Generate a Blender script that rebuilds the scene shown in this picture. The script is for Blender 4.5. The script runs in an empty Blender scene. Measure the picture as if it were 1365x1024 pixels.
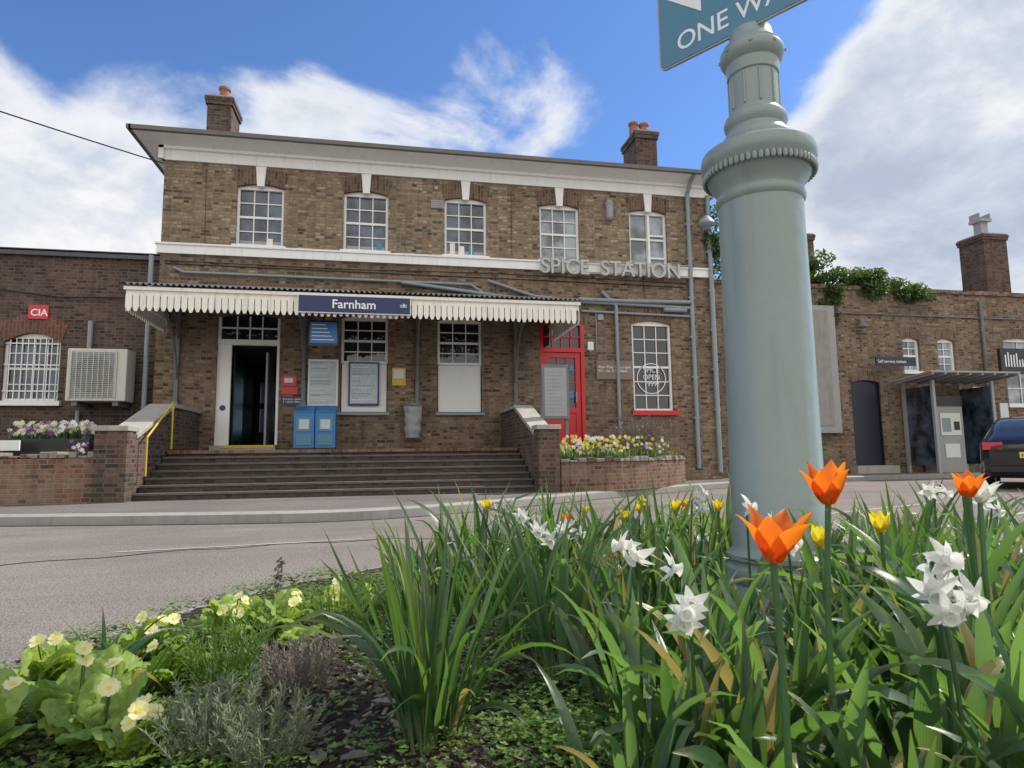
import bpy, math, random
from mathutils import Vector, Matrix, noise
random.seed(7)
R=random.random
def U(a,b): return a+(b-a)*random.random()
scene=bpy.context.scene
scene.view_settings.view_transform='Standard'
scene.view_settings.look='None'
scene.view_settings.exposure=0

# ------------------------------------------------------------ materials
def newmat(name):
    m=bpy.data.materials.new(name); m.use_nodes=True
    nt=m.node_tree; b=nt.nodes['Principled BSDF']; return m,nt,b
def N(nt,t,**k):
    n=nt.nodes.new(t)
    for a,v in k.items(): setattr(n,a,v)
    return n
def objco(nt):
    return N(nt,'ShaderNodeTexCoord').outputs['Object']
def mixc(nt,fac,a,b,mode='MIX'):
    n=N(nt,'ShaderNodeMix',data_type='RGBA',blend_type=mode)
    for sock,val in ((n.inputs[0],fac),(n.inputs[6],a),(n.inputs[7],b)):
        if isinstance(val,bpy.types.NodeSocket): nt.links.new(val,sock)
        elif isinstance(val,(int,float)): sock.default_value=val
        else: sock.default_value=(*val,1)
    return n.outputs[2]
def noi(nt,co,scale,detail=4,rough=.55,dist=0):
    n=N(nt,'ShaderNodeTexNoise'); n.inputs['Scale'].default_value=scale
    n.inputs['Detail'].default_value=detail; n.inputs['Roughness'].default_value=rough
    n.inputs['Distortion'].default_value=dist
    nt.links.new(co,n.inputs['Vector']); return n.outputs['Fac']
def ramp(nt,fac,stops):
    n=N(nt,'ShaderNodeValToRGB'); e=n.color_ramp.elements
    while len(e)<len(stops): e.new(.5)
    for i,(p,c) in enumerate(stops):
        e[i].position=p; e[i].color=(*c,1) if len(c)==3 else c
    nt.links.new(fac,n.inputs[0]); return n.outputs[0]
def mr(nt,v,a,b,c=0.,d=1.,smooth=False):
    n=N(nt,'ShaderNodeMapRange'); n.interpolation_type='SMOOTHSTEP' if smooth else 'LINEAR'
    nt.links.new(v,n.inputs[0])
    for i,x in enumerate((a,b,c,d)): n.inputs[i+1].default_value=x
    return n.outputs[0]
def bump(nt,b,h,strength,dist=.01):
    n=N(nt,'ShaderNodeBump'); n.inputs['Strength'].default_value=strength
    n.inputs['Distance'].default_value=dist
    nt.links.new(h,n.inputs['Height']); nt.links.new(n.outputs[0],b.inputs['Normal'])
def paint(name,col,rough=.5,var=.15,scale=3,bs=0.15,bscale=60,metal=0,dirt=.25,spec=.5):
    m,nt,b=newmat(name); co=objco(nt)
    f=noi(nt,co,scale,6)
    c=mixc(nt,f,tuple(x*(1-var) for x in col),tuple(min(1,x*(1+var)) for x in col))
    if dirt>0:
        mp=N(nt,'ShaderNodeMapping'); mp.inputs['Scale'].default_value=(6,6,.8); nt.links.new(co,mp.inputs[0])
        d=noi(nt,mp.outputs[0],1.7,7,.65)
        d=mr(nt,d,.52,.78,0,dirt)
        c=mixc(nt,d,c,(col[0]*.35+.02,col[1]*.33+.015,col[2]*.28+.01))
    nt.links.new(c,b.inputs['Base Color']); b.inputs['Roughness'].default_value=rough
    b.inputs['Metallic'].default_value=metal
    b.inputs['Specular IOR Level'].default_value=spec
    if bs>0: bump(nt,b,noi(nt,co,bscale,4),bs,.004)
    return m
def brick(name,stops,mortar,swap=False,bw=.2,rh=.072,ms=.011,grime=.5,pale=.3,streak=.45):
    m,nt,b=newmat(name); co=objco(nt)
    s=N(nt,'ShaderNodeSeparateXYZ'); nt.links.new(co,s.inputs[0])
    a=N(nt,'ShaderNodeMath',operation='ADD'); nt.links.new(s.outputs[0],a.inputs[0]); nt.links.new(s.outputs[1],a.inputs[1])
    cx=N(nt,'ShaderNodeCombineXYZ')
    nt.links.new(a.outputs[0],cx.inputs[1 if swap else 0]); nt.links.new(s.outputs[2],cx.inputs[0 if swap else 1])
    nz=N(nt,'ShaderNodeTexNoise'); nz.inputs['Scale'].default_value=5; nt.links.new(co,nz.inputs['Vector'])
    vm=N(nt,'ShaderNodeVectorMath',operation='SCALE'); nt.links.new(nz.outputs['Color'],vm.inputs[0]); vm.inputs[3].default_value=.012
    va=N(nt,'ShaderNodeVectorMath',operation='ADD'); nt.links.new(cx.outputs[0],va.inputs[0]); nt.links.new(vm.outputs[0],va.inputs[1])
    br=N(nt,'ShaderNodeTexBrick'); nt.links.new(va.outputs[0],br.inputs['Vector'])
    br.inputs['Color1'].default_value=(0,0,0,1); br.inputs['Color2'].default_value=(1,1,1,1); br.inputs['Mortar'].default_value=(.5,.5,.5,1)
    br.inputs['Scale'].default_value=1; br.inputs['Mortar Size'].default_value=ms; br.inputs['Mortar Smooth'].default_value=.3
    br.inputs['Brick Width'].default_value=bw; br.inputs['Row Height'].default_value=rh
    if not swap: br.squash=.6; br.squash_frequency=2
    c=ramp(nt,br.outputs['Color'],stops)
    f=noi(nt,co,16,6,.75)
    c=mixc(nt,mr(nt,f,.42,.68,0,.7),c,tuple(x*.4 for x in stops[1][1]))
    g=noi(nt,co,.7,6,.65)
    mo=mixc(nt,noi(nt,co,14,4),mortar,tuple(x*.5 for x in mortar))
    c=mixc(nt,br.outputs['Fac'],c,mo)
    c=mixc(nt,mr(nt,g,.43,.70,0,grime),c,(.06,.05,.042))
    g2=noi(nt,co,1.6,5,.6)
    c=mixc(nt,mr(nt,g2,.5,.72,0,pale),c,(.42,.35,.25))
    mp=N(nt,'ShaderNodeMapping'); mp.inputs['Scale'].default_value=(4,4,.35); nt.links.new(co,mp.inputs[0])
    c=mixc(nt,mr(nt,noi(nt,mp.outputs[0],1.3,7,.7),.5,.72,0,streak),c,(.045,.038,.032))
    nt.links.new(c,b.inputs['Base Color']); b.inputs['Roughness'].default_value=.9
    b.inputs['Specular IOR Level'].default_value=.25
    inv=N(nt,'ShaderNodeMath',operation='SUBTRACT'); inv.inputs[0].default_value=1; nt.links.new(br.outputs['Fac'],inv.inputs[1])
    ad=N(nt,'ShaderNodeMath',operation='MULTIPLY_ADD'); nt.links.new(f,ad.inputs[0]); ad.inputs[1].default_value=.6; nt.links.new(inv.outputs[0],ad.inputs[2])
    bump(nt,b,ad.outputs[0],.8,.015)
    return m
M={}
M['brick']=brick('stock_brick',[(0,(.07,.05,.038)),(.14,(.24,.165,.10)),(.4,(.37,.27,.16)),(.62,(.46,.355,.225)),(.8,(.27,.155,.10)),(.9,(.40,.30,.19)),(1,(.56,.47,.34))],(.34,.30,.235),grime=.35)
M['bricklow']=brick('stock_brick_lower',[(0,(.07,.045,.035)),(.2,(.20,.125,.08)),(.45,(.31,.205,.125)),(.65,(.38,.27,.17)),(.8,(.22,.11,.075)),(1,(.44,.34,.23))],(.30,.26,.20),grime=.4,pale=.2)  # redder lower brick, its colours also darkened for the shade under the canopy
M['brickdk']=brick('old_dark_brick',[(0,(.045,.034,.03)),(.25,(.10,.058,.045)),(.5,(.16,.09,.068)),(.75,(.21,.125,.095)),(1,(.13,.085,.065))],(.20,.17,.145),pale=.1)
M['brickred']=brick('red_brick',[(0,(.11,.05,.04)),(.3,(.24,.095,.06)),(.6,(.32,.145,.095)),(1,(.24,.15,.115))],(.30,.26,.21))
M['arch']=brick('arch_brick',[(0,(.10,.05,.038)),(.3,(.20,.10,.068)),(.6,(.27,.16,.105)),(1,(.21,.135,.09))],(.30,.26,.2),swap=True,pale=.1)
M['archred']=brick('red_arch_brick',[(0,(.18,.05,.035)),(.5,(.30,.095,.06)),(1,(.24,.09,.06))],(.3,.26,.2),swap=True,pale=.1)
M['white']=paint('white_paint',(.86,.86,.83),.45,.04,2,.1,50,dirt=.28)
M['board']=paint('white_board',(.80,.80,.78),.5,.03,2,.03,dirt=.1)
M['cream']=paint('valance_paint',(.85,.82,.73),.5,.07,3,.12,50,dirt=.5)
M['grey']=paint('grey_paint',(.25,.30,.32),.45,.12,4,.1,50,dirt=.4)
M['pole']=paint('column_paint',(.275,.325,.30),.33,.08,2.5,.5,22,dirt=.35)
M['iron']=paint('grey_iron',(.15,.17,.17),.5,.2,4,.2,50)
M['lead']=paint('lead_grey',(.33,.33,.33),.55,.15,3,.2,30)
M['letter']=paint('letter_metal',(.50,.50,.49),.45,.25,5,.1,30,dirt=.5)
M['roof']=paint('slate',(.09,.09,.10),.7,.3,8,.4,20)
M['gutter']=paint('gutter',(.14,.13,.12),.5,.2,4,.1)
M['black']=paint('black',(.012,.012,.014),.35,.2,4,.05,dirt=0)
M['dark']=paint('dark_interior',(.10,.085,.07),.8,.3,2,0,dirt=0)
M['navy']=paint('navy_sign',(.012,.022,.10),.3,.08,3,0,dirt=.08)
M['navydoor']=paint('dark_blue_door',(.012,.016,.035),.35,.1,3,.1,dirt=.1)
M['txt']=paint('white_lettering',(.85,.85,.85),.4,.02,3,0,dirt=0)
M['red']=paint('red_paint',(.62,.012,.018),.3,.1,3,.1,40,dirt=.08)
M['redsign']=paint('red_sign',(.6,.04,.05),.4,.1,3,0,dirt=.1)
M['yellow']=paint('yellow_paint',(.6,.45,.05),.45,.1,6,.1,dirt=.4)
M['yplate']=paint('yellow_plate',(.8,.62,.05),.4,.02,6,0,dirt=0)
M['blue']=paint('blue_plastic',(.025,.19,.46),.35,.1,4,.05,dirt=.2)
M['signblue']=paint('road_sign_blue',(.085,.23,.33),.38,.06,3,.03,dirt=.2)
M['paper']=paint('poster_paper',(.66,.68,.66),.4,.15,14,0,dirt=0)
M['paper2']=paint('poster_print',(.50,.56,.58),.4,.35,22,0,dirt=0)
M['terra']=paint('terracotta',(.30,.13,.08),.8,.25,6,.3)
M['plastic']=paint('ac_plastic',(.62,.60,.54),.45,.06,3,.05,dirt=.4)
M['wood']=paint('weathered_wood',(.24,.19,.15),.8,.3,8,.4)
M['stone']=paint('coping_stone',(.38,.36,.32),.85,.3,5,.6,25,dirt=.6)
M['kerb']=paint('kerb_concrete',(.30,.285,.265),.85,.25,4,.5,60,dirt=.5)
M['step']=brick('step_brick',[(0,(.04,.034,.03)),(.4,(.09,.07,.06)),(.7,(.12,.085,.07)),(1,(.08,.06,.05))],(.11,.10,.09),pale=.06)
M['nosing']=paint('step_nosing',(.125,.105,.09),.8,.35,9,.5,50,dirt=.5)
M['rubble']=paint('rubble_stone',(.24,.22,.18),.9,.4,9,.8,18,dirt=.5)
def glass(name,col,rough=.04,var=.5):
    m,nt,b=newmat(name); co=objco(nt)
    f=noi(nt,co,1.9,4)
    c=mixc(nt,mr(nt,f,.4,.62),tuple(x*(1-var) for x in col),tuple(x*(1+var) for x in col))
    nt.links.new(c,b.inputs['Base Color']); b.inputs['Roughness'].default_value=rough
    b.inputs['Specular IOR Level'].default_value=.9
    bump(nt,b,noi(nt,co,2.2,2),.3,.025)
    return m
M['glass']=glass('window_glass',(.045,.065,.095),var=.8)
M['glasslt']=glass('window_glass_curtain',(.22,.25,.28),var=.6)
M['glassdk']=glass('dark_glass',(.014,.016,.018))
def asphalt(name,ca,cb,grain):
    m,nt,b=newmat(name); co=objco(nt)
    g=noi(nt,co,grain,3,.8); v=N(nt,'ShaderNodeTexVoronoi'); v.inputs['Scale'].default_value=grain*1.2; nt.links.new(co,v.inputs['Vector'])
    c=mixc(nt,mr(nt,g,.3,.7),ca,cb)
    c=mixc(nt,mr(nt,v.outputs['Distance'],.0,.5,.6,0),c,tuple(min(1,x*1.7) for x in cb))
    c=mixc(nt,mr(nt,noi(nt,co,grain*.45,2,.9),.53,.68,0,.65),c,tuple(x*.35 for x in ca))
    p=noi(nt,co,.45,6,.6); c=mixc(nt,mr(nt,p,.4,.65,0,.5),c,tuple(x*.6 for x in ca))
    p2=noi(nt,co,2.3,6,.7); c=mixc(nt,mr(nt,p2,.56,.7,0,.35),c,tuple(x*1.45 for x in ca))
    mp=N(nt,'ShaderNodeMapping'); mp.inputs['Scale'].default_value=(.18,1.2,1); mp.inputs['Rotation'].default_value=(0,0,.15); nt.links.new(co,mp.inputs[0])
    c=mixc(nt,mr(nt,noi(nt,mp.outputs[0],1.5,5,.6),.5,.7,0,.45),c,tuple(x*.5 for x in ca))
    nt.links.new(c,b.inputs['Base Color']); b.inputs['Roughness'].default_value=.9
    b.inputs['Specular IOR Level'].default_value=.3
    bump(nt,b,v.outputs['Distance'],.7,.012)
    return m
M['road']=asphalt('worn_asphalt',(.205,.178,.16),(.285,.252,.228),75)
M['pave']=asphalt('pavement_asphalt',(.17,.15,.14),(.23,.205,.19),90)
M['tar']=paint('tar_seam',(.05,.047,.043),.6,.2,9,.3,60,dirt=0)
M['mark']=paint('worn_road_paint',(.40,.38,.36),.8,.3,30,.2,80,dirt=.9)
def soilmat():
    m,nt,b=newmat('mulch_soil'); co=objco(nt)
    g=noi(nt,co,45,6,.8); g2=noi(nt,co,6,5,.6)
    c=ramp(nt,g,[(.3,(.014,.010,.008)),(.5,(.05,.035,.025)),(.65,(.11,.08,.055)),(.8,(.20,.155,.115))])
    c=mixc(nt,mr(nt,g2,.5,.7,0,.5),c,(.02,.014,.01))
    nt.links.new(c,b.inputs['Base Color']); b.inputs['Roughness'].default_value=.95
    bump(nt,b,g,1,.03); return m
M['soil']=soilmat()
def leafmat(name,a,c2,trans,tf=.4,rough=.42,tip=None,spec=.5,blade=False):
    m,nt,b=newmat(name); at=N(nt,'ShaderNodeAttribute'); at.attribute_name='Col'
    s=N(nt,'ShaderNodeSeparateColor'); nt.links.new(at.outputs['Color'],s.inputs[0])
    co=objco(nt)
    c=mixc(nt,s.outputs[0],a,c2)
    c=mixc(nt,mr(nt,noi(nt,co,60,3),.4,.7,0,.3),c,tuple(x*.6 for x in a))
    t2=mixc(nt,s.outputs[0],trans,tuple(min(1,x*1.4) for x in trans))
    h=noi(nt,co,90,2)
    if blade:
        mm=N(nt,'ShaderNodeMath',operation='MULTIPLY'); nt.links.new(s.outputs[2],mm.inputs[0]); mm.inputs[1].default_value=70
        sn=N(nt,'ShaderNodeMath',operation='SINE'); nt.links.new(mm.outputs[0],sn.inputs[0]); h=sn.outputs[0]
        c=mixc(nt,mr(nt,h,-1,1,0,.28),c,tuple(x*.45 for x in a))
        t2=mixc(nt,mr(nt,h,-1,1,0,.35),t2,tuple(x*.4 for x in trans))
        c=mixc(nt,mr(nt,s.outputs[1],.0,.22,.75,0),c,(.30,.34,.17))
        old=mr(nt,s.outputs[0],.93,.96); 
        c=mixc(nt,old,c,(.34,.29,.10)); t2=mixc(nt,old,t2,(.5,.4,.1))
    if tip: c=mixc(nt,mr(nt,s.outputs[1],.8,1.0,0,.7),c,tip)
    tr=N(nt,'ShaderNodeBsdfTranslucent'); nt.links.new(t2,tr.inputs[0])
    nt.links.new(c,b.inputs['Base Color']); b.inputs['Roughness'].default_value=rough
    b.inputs['Specular IOR Level'].default_value=spec
    mx=N(nt,'ShaderNodeMixShader'); mx.inputs[0].default_value=tf
    nt.links.new(b.outputs[0],mx.inputs[1]); nt.links.new(tr.outputs[0],mx.inputs[2])
    nt.links.new(mx.outputs[0],nt.nodes['Material Output'].inputs[0])
    bump(nt,b,h,.25 if blade else .15,.0015); return m
M['daf']=leafmat('daffodil_leaf',(.028,.075,.035),(.085,.155,.065),(.17,.34,.04),.34,.30,tip=(.25,.22,.07),spec=.8,blade=True)
M['tul']=leafmat('tulip_leaf',(.05,.115,.06),(.14,.23,.11),(.24,.44,.07),.36,.32,spec=.8,blade=True)
M['prim']=leafmat('primrose_leaf',(.18,.30,.05),(.36,.48,.11),(.45,.6,.08),.4,.5)
M['gray']=leafmat('lavender_leaf',(.14,.18,.10),(.30,.33,.23),(.2,.28,.1),.25,.7)
M['dry']=leafmat('dry_stem',(.16,.13,.12),(.33,.28,.25),(.2,.15,.1),.2,.8)
M['weed']=leafmat('ground_cover_leaf',(.07,.14,.03),(.21,.32,.07),(.28,.45,.06),.35)
M['ivy']=leafmat('ivy_leaf',(.03,.06,.016),(.10,.15,.04),(.12,.22,.03),.3)
M['orange']=leafmat('orange_petal',(.86,.10,.012),(.95,.30,.03),(1.0,.24,.015),.45,.4,tip=(1,.40,.06))
M['whitep']=leafmat('white_petal',(.80,.80,.72),(.88,.88,.82),(.85,.85,.7),.4,.5)
M['yell']=leafmat('yellow_petal',(.85,.62,.03),(.9,.7,.06),(.95,.75,.03),.4,.5)
M['pale']=leafmat('primrose_petal',(.86,.82,.38),(.9,.87,.5),(.9,.85,.35),.35,.6)
M['purple']=leafmat('purple_petal',(.20,.06,.24),(.42,.16,.40),(.4,.1,.4),.35,.5)

# ------------------------------------------------------------ mesh builder
class MB:
    def __init__(s): s.v=[];s.f=[];s.m=[];s.c=[]
    def add(s,p,c=(0.5,0,0)): s.v.append(tuple(p)); s.c.append(c); return len(s.v)-1
    def face(s,idx,m=0): s.f.append(tuple(idx)); s.m.append(m)
    def poly(s,pts,m=0,c=(.5,0,0)): s.face([s.add(p,c) for p in pts],m)
    def box(s,x0,x1,y0,y1,z0,z1,m=0):
        if x0>x1:x0,x1=x1,x0
        i=[s.add(p) for p in [(x0,y0,z0),(x1,y0,z0),(x1,y1,z0),(x0,y1,z0),(x0,y0,z1),(x1,y0,z1),(x1,y1,z1),(x0,y1,z1)]]
        for q in ((0,3,2,1),(4,5,6,7),(0,1,5,4),(1,2,6,5),(2,3,7,6),(3,0,4,7)): s.face([i[k] for k in q],m)
    def obox(s,o,ax,ay,az,m=0):
        o,ax,ay,az=map(Vector,(o,ax,ay,az))
        i=[s.add(p) for p in [o,o+ax,o+ax+ay,o+ay,o+az,o+ax+az,o+ax+ay+az,o+ay+az]]
        for q in ((0,3,2,1),(4,5,6,7),(0,1,5,4),(1,2,6,5),(2,3,7,6),(3,0,4,7)): s.face([i[k] for k in q],m)
    def cyl(s,p0,p1,r,m=0,n=12,r2=None,cap=True):
        p0,p1=Vector(p0),Vector(p1); r2=r if r2 is None else r2
        d=(p1-p0).normalized(); a=d.orthogonal().normalized(); b=d.cross(a)
        A=[];B=[]
        for k in range(n):
            t=2*math.pi*k/n; o=a*math.cos(t)+b*math.sin(t)
            A.append(s.add(p0+o*r)); B.append(s.add(p1+o*r2))
        for k in range(n): s.face((A[k],A[(k+1)%n],B[(k+1)%n],B[k]),m)
        if cap: s.face(A[::-1],m); s.face(B,m)
    def tube(s,pts,r,m=0,n=8):
        for a,b in zip(pts,pts[1:]): s.cyl(a,b,r,m,n)
    def lathe(s,cx,cy,prof,m=0,n=32):
        rings=[]
        for r,z in prof:
            rings.append([s.add((cx+r*math.cos(2*math.pi*k/n),cy+r*math.sin(2*math.pi*k/n),z)) for k in range(n)])
        for a,b in zip(rings,rings[1:]):
            for k in range(n): s.face((a[k],a[(k+1)%n],b[(k+1)%n],b[k]),m)
        s.face(rings[0][::-1],m); s.face(rings[-1],m)
    def prism(s,pts2,y0,y1,m=0):
        A=[s.add((x,y0,z)) for x,z in pts2]; B=[s.add((x,y1,z)) for x,z in pts2]; n=len(A)
        s.face(A,m); s.face(B[::-1],m)
        for k in range(n): s.face((A[k],B[k],B[(k+1)%n],A[(k+1)%n]),m)
    def build(s,name,mats,parent=None,smooth=False,angle=40,bevel=0,loc=None,rotz=0):
        me=bpy.data.meshes.new(name); me.from_pydata(s.v,[],s.f)
        for m in mats: me.materials.append(M[m] if isinstance(m,str) else m)
        me.polygons.foreach_set('material_index',s.m)
        ca=me.color_attributes.new('Col','FLOAT_COLOR','POINT')
        flat=[]
        for c in s.c: flat+= [c[0],c[1],c[2],1]
        ca.data.foreach_set('color',flat)
        if smooth:
            me.polygons.foreach_set('use_smooth',[True]*len(me.polygons))
            if angle: me.set_sharp_from_angle(angle=math.radians(angle))
        me.update()
        ob=bpy.data.objects.new(name,me); scene.collection.objects.link(ob)
        if parent: ob.parent=parent
        if bevel:
            bm=ob.modifiers.new('b','BEVEL'); bm.width=bevel; bm.segments=2; bm.limit_method='ANGLE'
        if loc: ob.location=loc
        ob.rotation_euler[2]=rotz
        return ob
def empty(name,loc=(0,0,0),rz=0):
    e=bpy.data.objects.new(name,None); scene.collection.objects.link(e); e.location=loc; e.rotation_euler[2]=rz; e.empty_display_size=.2
    return e
def text(body,size,loc,parent,mat='txt',name='lettering',ext=.004,rz=0,align='LEFT',xs=1.0,off=0):
    c=bpy.data.curves.new(name,'FONT'); c.body=body; c.size=size; c.extrude=ext; c.align_x=align; c.offset=off
    c.materials.append(M[mat]); o=bpy.data.objects.new(name,c); scene.collection.objects.link(o)
    o.location=loc; o.rotation_euler=(math.pi/2,0,rz); o.scale=(xs,1,1)
    if parent: o.parent=parent
    return o

# ------------------------------------------------------------ ground, road, pavement
g=MB(); S=600
g.poly([(-S,-S,0),(S,-S,0),(S,S,0),(-S,S,0)]); g.build('road',['road'])
kp=[(-40,-4.9),(-14,-5.2),(-8,-5.35),(-5.3,-5.6),(-3.2,-6.1),(-1.2,-6.5),(-.2,-6.45),(.9,-5.9),(2.2,-4.95),(3.6,-3.9),(5.8,-2.4),(8.4,-.95),(11,-.1),(14,.45),(20,.9),(30,1.3),(60,2)]
def smoothpts(p,it=2):
    for _ in range(it):
        q=[p[0]]
        for a,b in zip(p,p[1:]): q+= [(a[0]*.75+b[0]*.25,a[1]*.75+b[1]*.25),(a[0]*.25+b[0]*.75,a[1]*.25+b[1]*.75)]
        p=q+[p[-1]]
    return p
kp=smoothpts(kp)
def inset(p,d):
    out=[]
    for i,q in enumerate(p):
        a=Vector(p[max(i-1,0)]);b=Vector(p[min(i+1,len(p)-1)]); t=(b-a).normalized(); n=Vector((-t.y,t.x)); out.append(Vector(q)+n*d)
    return out
ki=inset(kp,.14)
g=MB(); 
for i in range(len(kp)-1):
    a,b,c,d=kp[i],kp[i+1],ki[i+1],ki[i]
    g.poly([(a[0],a[1],0),(b[0],b[1],0),(b[0],b[1],.105),(a[0],a[1],.105)])
    g.poly([(a[0],a[1],.105),(b[0],b[1],.105),(c[0],c[1],.13),(d[0],d[1],.13)])
g.build('kerb',['kerb'])
g=MB()
for i in range(len(kp)-1):
    g.poly([(ki[i][0],ki[i][1],.127),(ki[i+1][0],ki[i+1][1],.127),(ki[i+1][0],40,.127),(ki[i][0],40,.127)])
g.build('pavement',['pave'])
g=MB()
def ribbon(g,pts,w,z,m=0):
    pl=[Vector(p) for p in pts]
    for i in range(len(pl)-1):
        a,b=pl[i],pl[i+1]; t=(b-a).normalized(); n=Vector((-t.y,t.x))*w/2
        g.poly([(a.x-n.x,a.y-n.y,z),(b.x-n.x,b.y-n.y,z),(b.x+n.x,b.y+n.y,z),(a.x+n.x,a.y+n.y,z)],m)
cr=[]
for i in range(90):
    t=i/89; cr.append((-4.5+5.5*t, -10.0+1.6*math.sin(t*1.9)+.05*math.sin(t*40)+U(-.014,.014)))
ribbon(g,cr,.028,.004)
ribbon(g,[(x,y-.03) for x,y in kp],.09,.004)
g.build('tar_seam',['tar'])
g=MB(); ribbon(g,[(-2.2,-8.6),(-.2,-8.3)],.05,.0045)
ribbon(g,[(4,-8),(6,-7.2),(8,-6.4)],.07,.0045); ribbon(g,[(5,-9.2),(9,-7.4)],.07,.0045)
g.build('road_marking',['mark'])

# ------------------------------------------------------------ station building
st=empty('station_building')
def wall(b,x0,x1,z0,z1,y,ops,depth=.22,m=0,rm=0):
    xs=sorted({x0,x1,*[o[0] for o in ops],*[o[1] for o in ops]}); zs=sorted({z0,z1,*[o[2] for o in ops],*[o[3] for o in ops]})
    for i in range(len(xs)-1):
        for j in range(len(zs)-1):
            cx=(xs[i]+xs[i+1])/2; cz=(zs[j]+zs[j+1])/2
            if any(o[0]<cx<o[1] and o[2]<cz<o[3] for o in ops): continue
            b.poly([(xs[i],y,zs[j]),(xs[i+1],y,zs[j]),(xs[i+1],y,zs[j+1]),(xs[i],y,zs[j+1])],m)
    for a,c,e,f in ops:
        b.poly([(a,y,e),(a,y,f),(a,y+depth,f),(a,y+depth,e)],rm); b.poly([(c,y,f),(c,y,e),(c,y+depth,e),(c,y+depth,f)],rm)
        b.poly([(a,y,f),(c,y,f),(c,y+depth,f),(a,y+depth,f)],rm); b.poly([(a,y,e),(a,y+depth,e),(c,y+depth,e),(c,y,e)],rm)
bays=[-2.8,-.5,1.8,4.1,6.4]
ups=[(c-.5,c+.5,5.44,6.87) for c in bays]
low=[(-3.58,-2.3,.92,3.9),(-1.0,0.02,1.75,3.95),(1.14,2.16,1.75,3.95),(3.55,4.65,.92,3.95),(5.87,6.9,1.8,4.02)]
b=MB()
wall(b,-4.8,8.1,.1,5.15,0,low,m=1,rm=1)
wall(b,-4.8,8.1,5.15,7.62,0,ups)
b.poly([(-4.8,0,.1),(-4.8,0,7.62),(-4.8,9,7.62),(-4.8,9,.1)]); b.poly([(8.1,0,.1),(8.1,9,.1),(8.1,9,7.62),(8.1,0,7.62)])
wall(b,-4.8,8.1,.1,7.62,9,[(-3.6,-1.0,1.0,3.4)])
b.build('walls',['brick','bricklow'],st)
def arch(b,x0,x1,zt,h=.3,rise=.08,splay=.1,y0=-.012,y1=.1,m=0):
    n=10; pts=[]
    for k in range(n+1):
        t=k/n; pts.append((x0+(x1-x0)*t, zt-rise+rise*math.sin(math.pi*t)))
    for k in range(n+1):
        t=1-k/n; pts.append((x0-splay+(x1-x0+2*splay)*t, zt+h-rise*.6+rise*math.sin(math.pi*t)))
    lo=pts[:n+1]; hi=pts[n+1:][::-1]
    for k in range(n):
        A=[lo[k],lo[k+1],hi[k+1],hi[k]]
        b.poly([(x,y0,z) for x,z in A],m)
        b.poly([(lo[k][0],y0,lo[k][1]),(lo[k][0],y1,lo[k][1]),(lo[k+1][0],y1,lo[k+1][1]),(lo[k+1][0],y0,lo[k+1][1])],m)
        b.poly([(x,y1,z) for x,z in A][::-1],m)
    b.poly([(lo[0][0],y0,lo[0][1]),(hi[0][0],y0,hi[0][1]),(hi[0][0],y1,hi[0][1]),(lo[0][0],y1,lo[0][1])],m)
    b.poly([(lo[n][0],y0,lo[n][1]),(lo[n][0],y1,lo[n][1]),(hi[n][0],y1,hi[n][1]),(hi[n][0],y0,hi[n][1])],m)
b=MB()
for o in ups: arch(b,o[0],o[1],o[3],h=.33)
for o in low: arch(b,o[0],o[1],o[3],h=.3)
b.build('window_arches',['arch'],st)
b=MB()
for c in bays: b.prism([(c-.075,6.80),(c+.075,6.80),(c+.11,7.26),(c-.11,7.26)],-.05,0.05)
b.box(-4.86,8.16,-.07,.05,5.17,5.36); b.box(-4.89,8.19,-.10,.05,5.36,5.40)
b.box(-4.85,8.15,-.05,.05,7.27,7.50); b.box(-4.9,8.2,-.12,.05,7.50,7.56)
x0,x1=-4.8,8.1
e=.5
b.poly([(x0-.1,-.12,7.56),(x1+.1,-.12,7.56),(x1+e,-e,7.66),(x0-e,-e,7.66)])
b.poly([(x0-.1,-.12,7.56),(x0-e,-e,7.66),(x0-e,9.5,7.66),(x0-.1,9.1,7.56)])
b.poly([(x1+.1,-.12,7.56),(x1+.1,9.1,7.56),(x1+e,9.5,7.66),(x1+e,-e,7.66)])
b.box(x0-.1,x0,-.12,9.1,7.27,7.56); b.box(x1,x1+.1,-.12,9.1,7.27,7.56)
b.build('white_trim',['white'],st)
b=MB()
b.box(x0-e-.04,x1+e+.04,-e-.09,-e,7.66,7.75,0); b.box(x0-e-.09,x0-e,-e-.09,9.5,7.66,7.75,0); b.box(x1+e,x1+e+.09,-e-.09,9.5,7.66,7.75,0)
pr=[(x0-e,-e,7.74),(x1+e,-e,7.74),(x1+e,9.5,7.74),(x0-e,9.5,7.74)]; r0,r1=(-.2,4.5,8.9),(3.5,4.5,8.9)
b.poly([pr[0],pr[1],r1,r0],1); b.poly([pr[1],pr[2],r1],1); b.poly([pr[2],pr[3],r0,r1],1); b.poly([pr[3],pr[0],r0],1)
b.build('roof',['gutter','roof'],st)
def chimney(name,x,y,w,d,z0,z1,pots,mat='brick',parent=None):
    b=MB(); b.box(x-w/2,x+w/2,y,y+d,z0,z1-.25,0); b.box(x-w/2-.04,x+w/2+.04,y-.04,y+d+.04,z1-.25,z1-.15,0)
    b.box(x-w/2-.06,x+w/2+.06,y-.06,y+d+.06,z1-.15,z1-.05,0); b.box(x-w/2-.03,x+w/2+.03,y-.03,y+d+.03,z1-.05,z1,2)
    for px in pots:
        b.lathe(x+px,y+d/2,[(.13,z1),(.15,z1+.05),(.13,z1+.08),(.12,z1+.36),(.15,z1+.39),(.15,z1+.45),(.09,z1+.45)],1,14)
    return b.build(name,[mat,'terra','stone'],parent)
chimney('chimney_a',-4.25,2,.58,.9,7.7,10.0,[.0],'brickdk',st)
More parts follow.
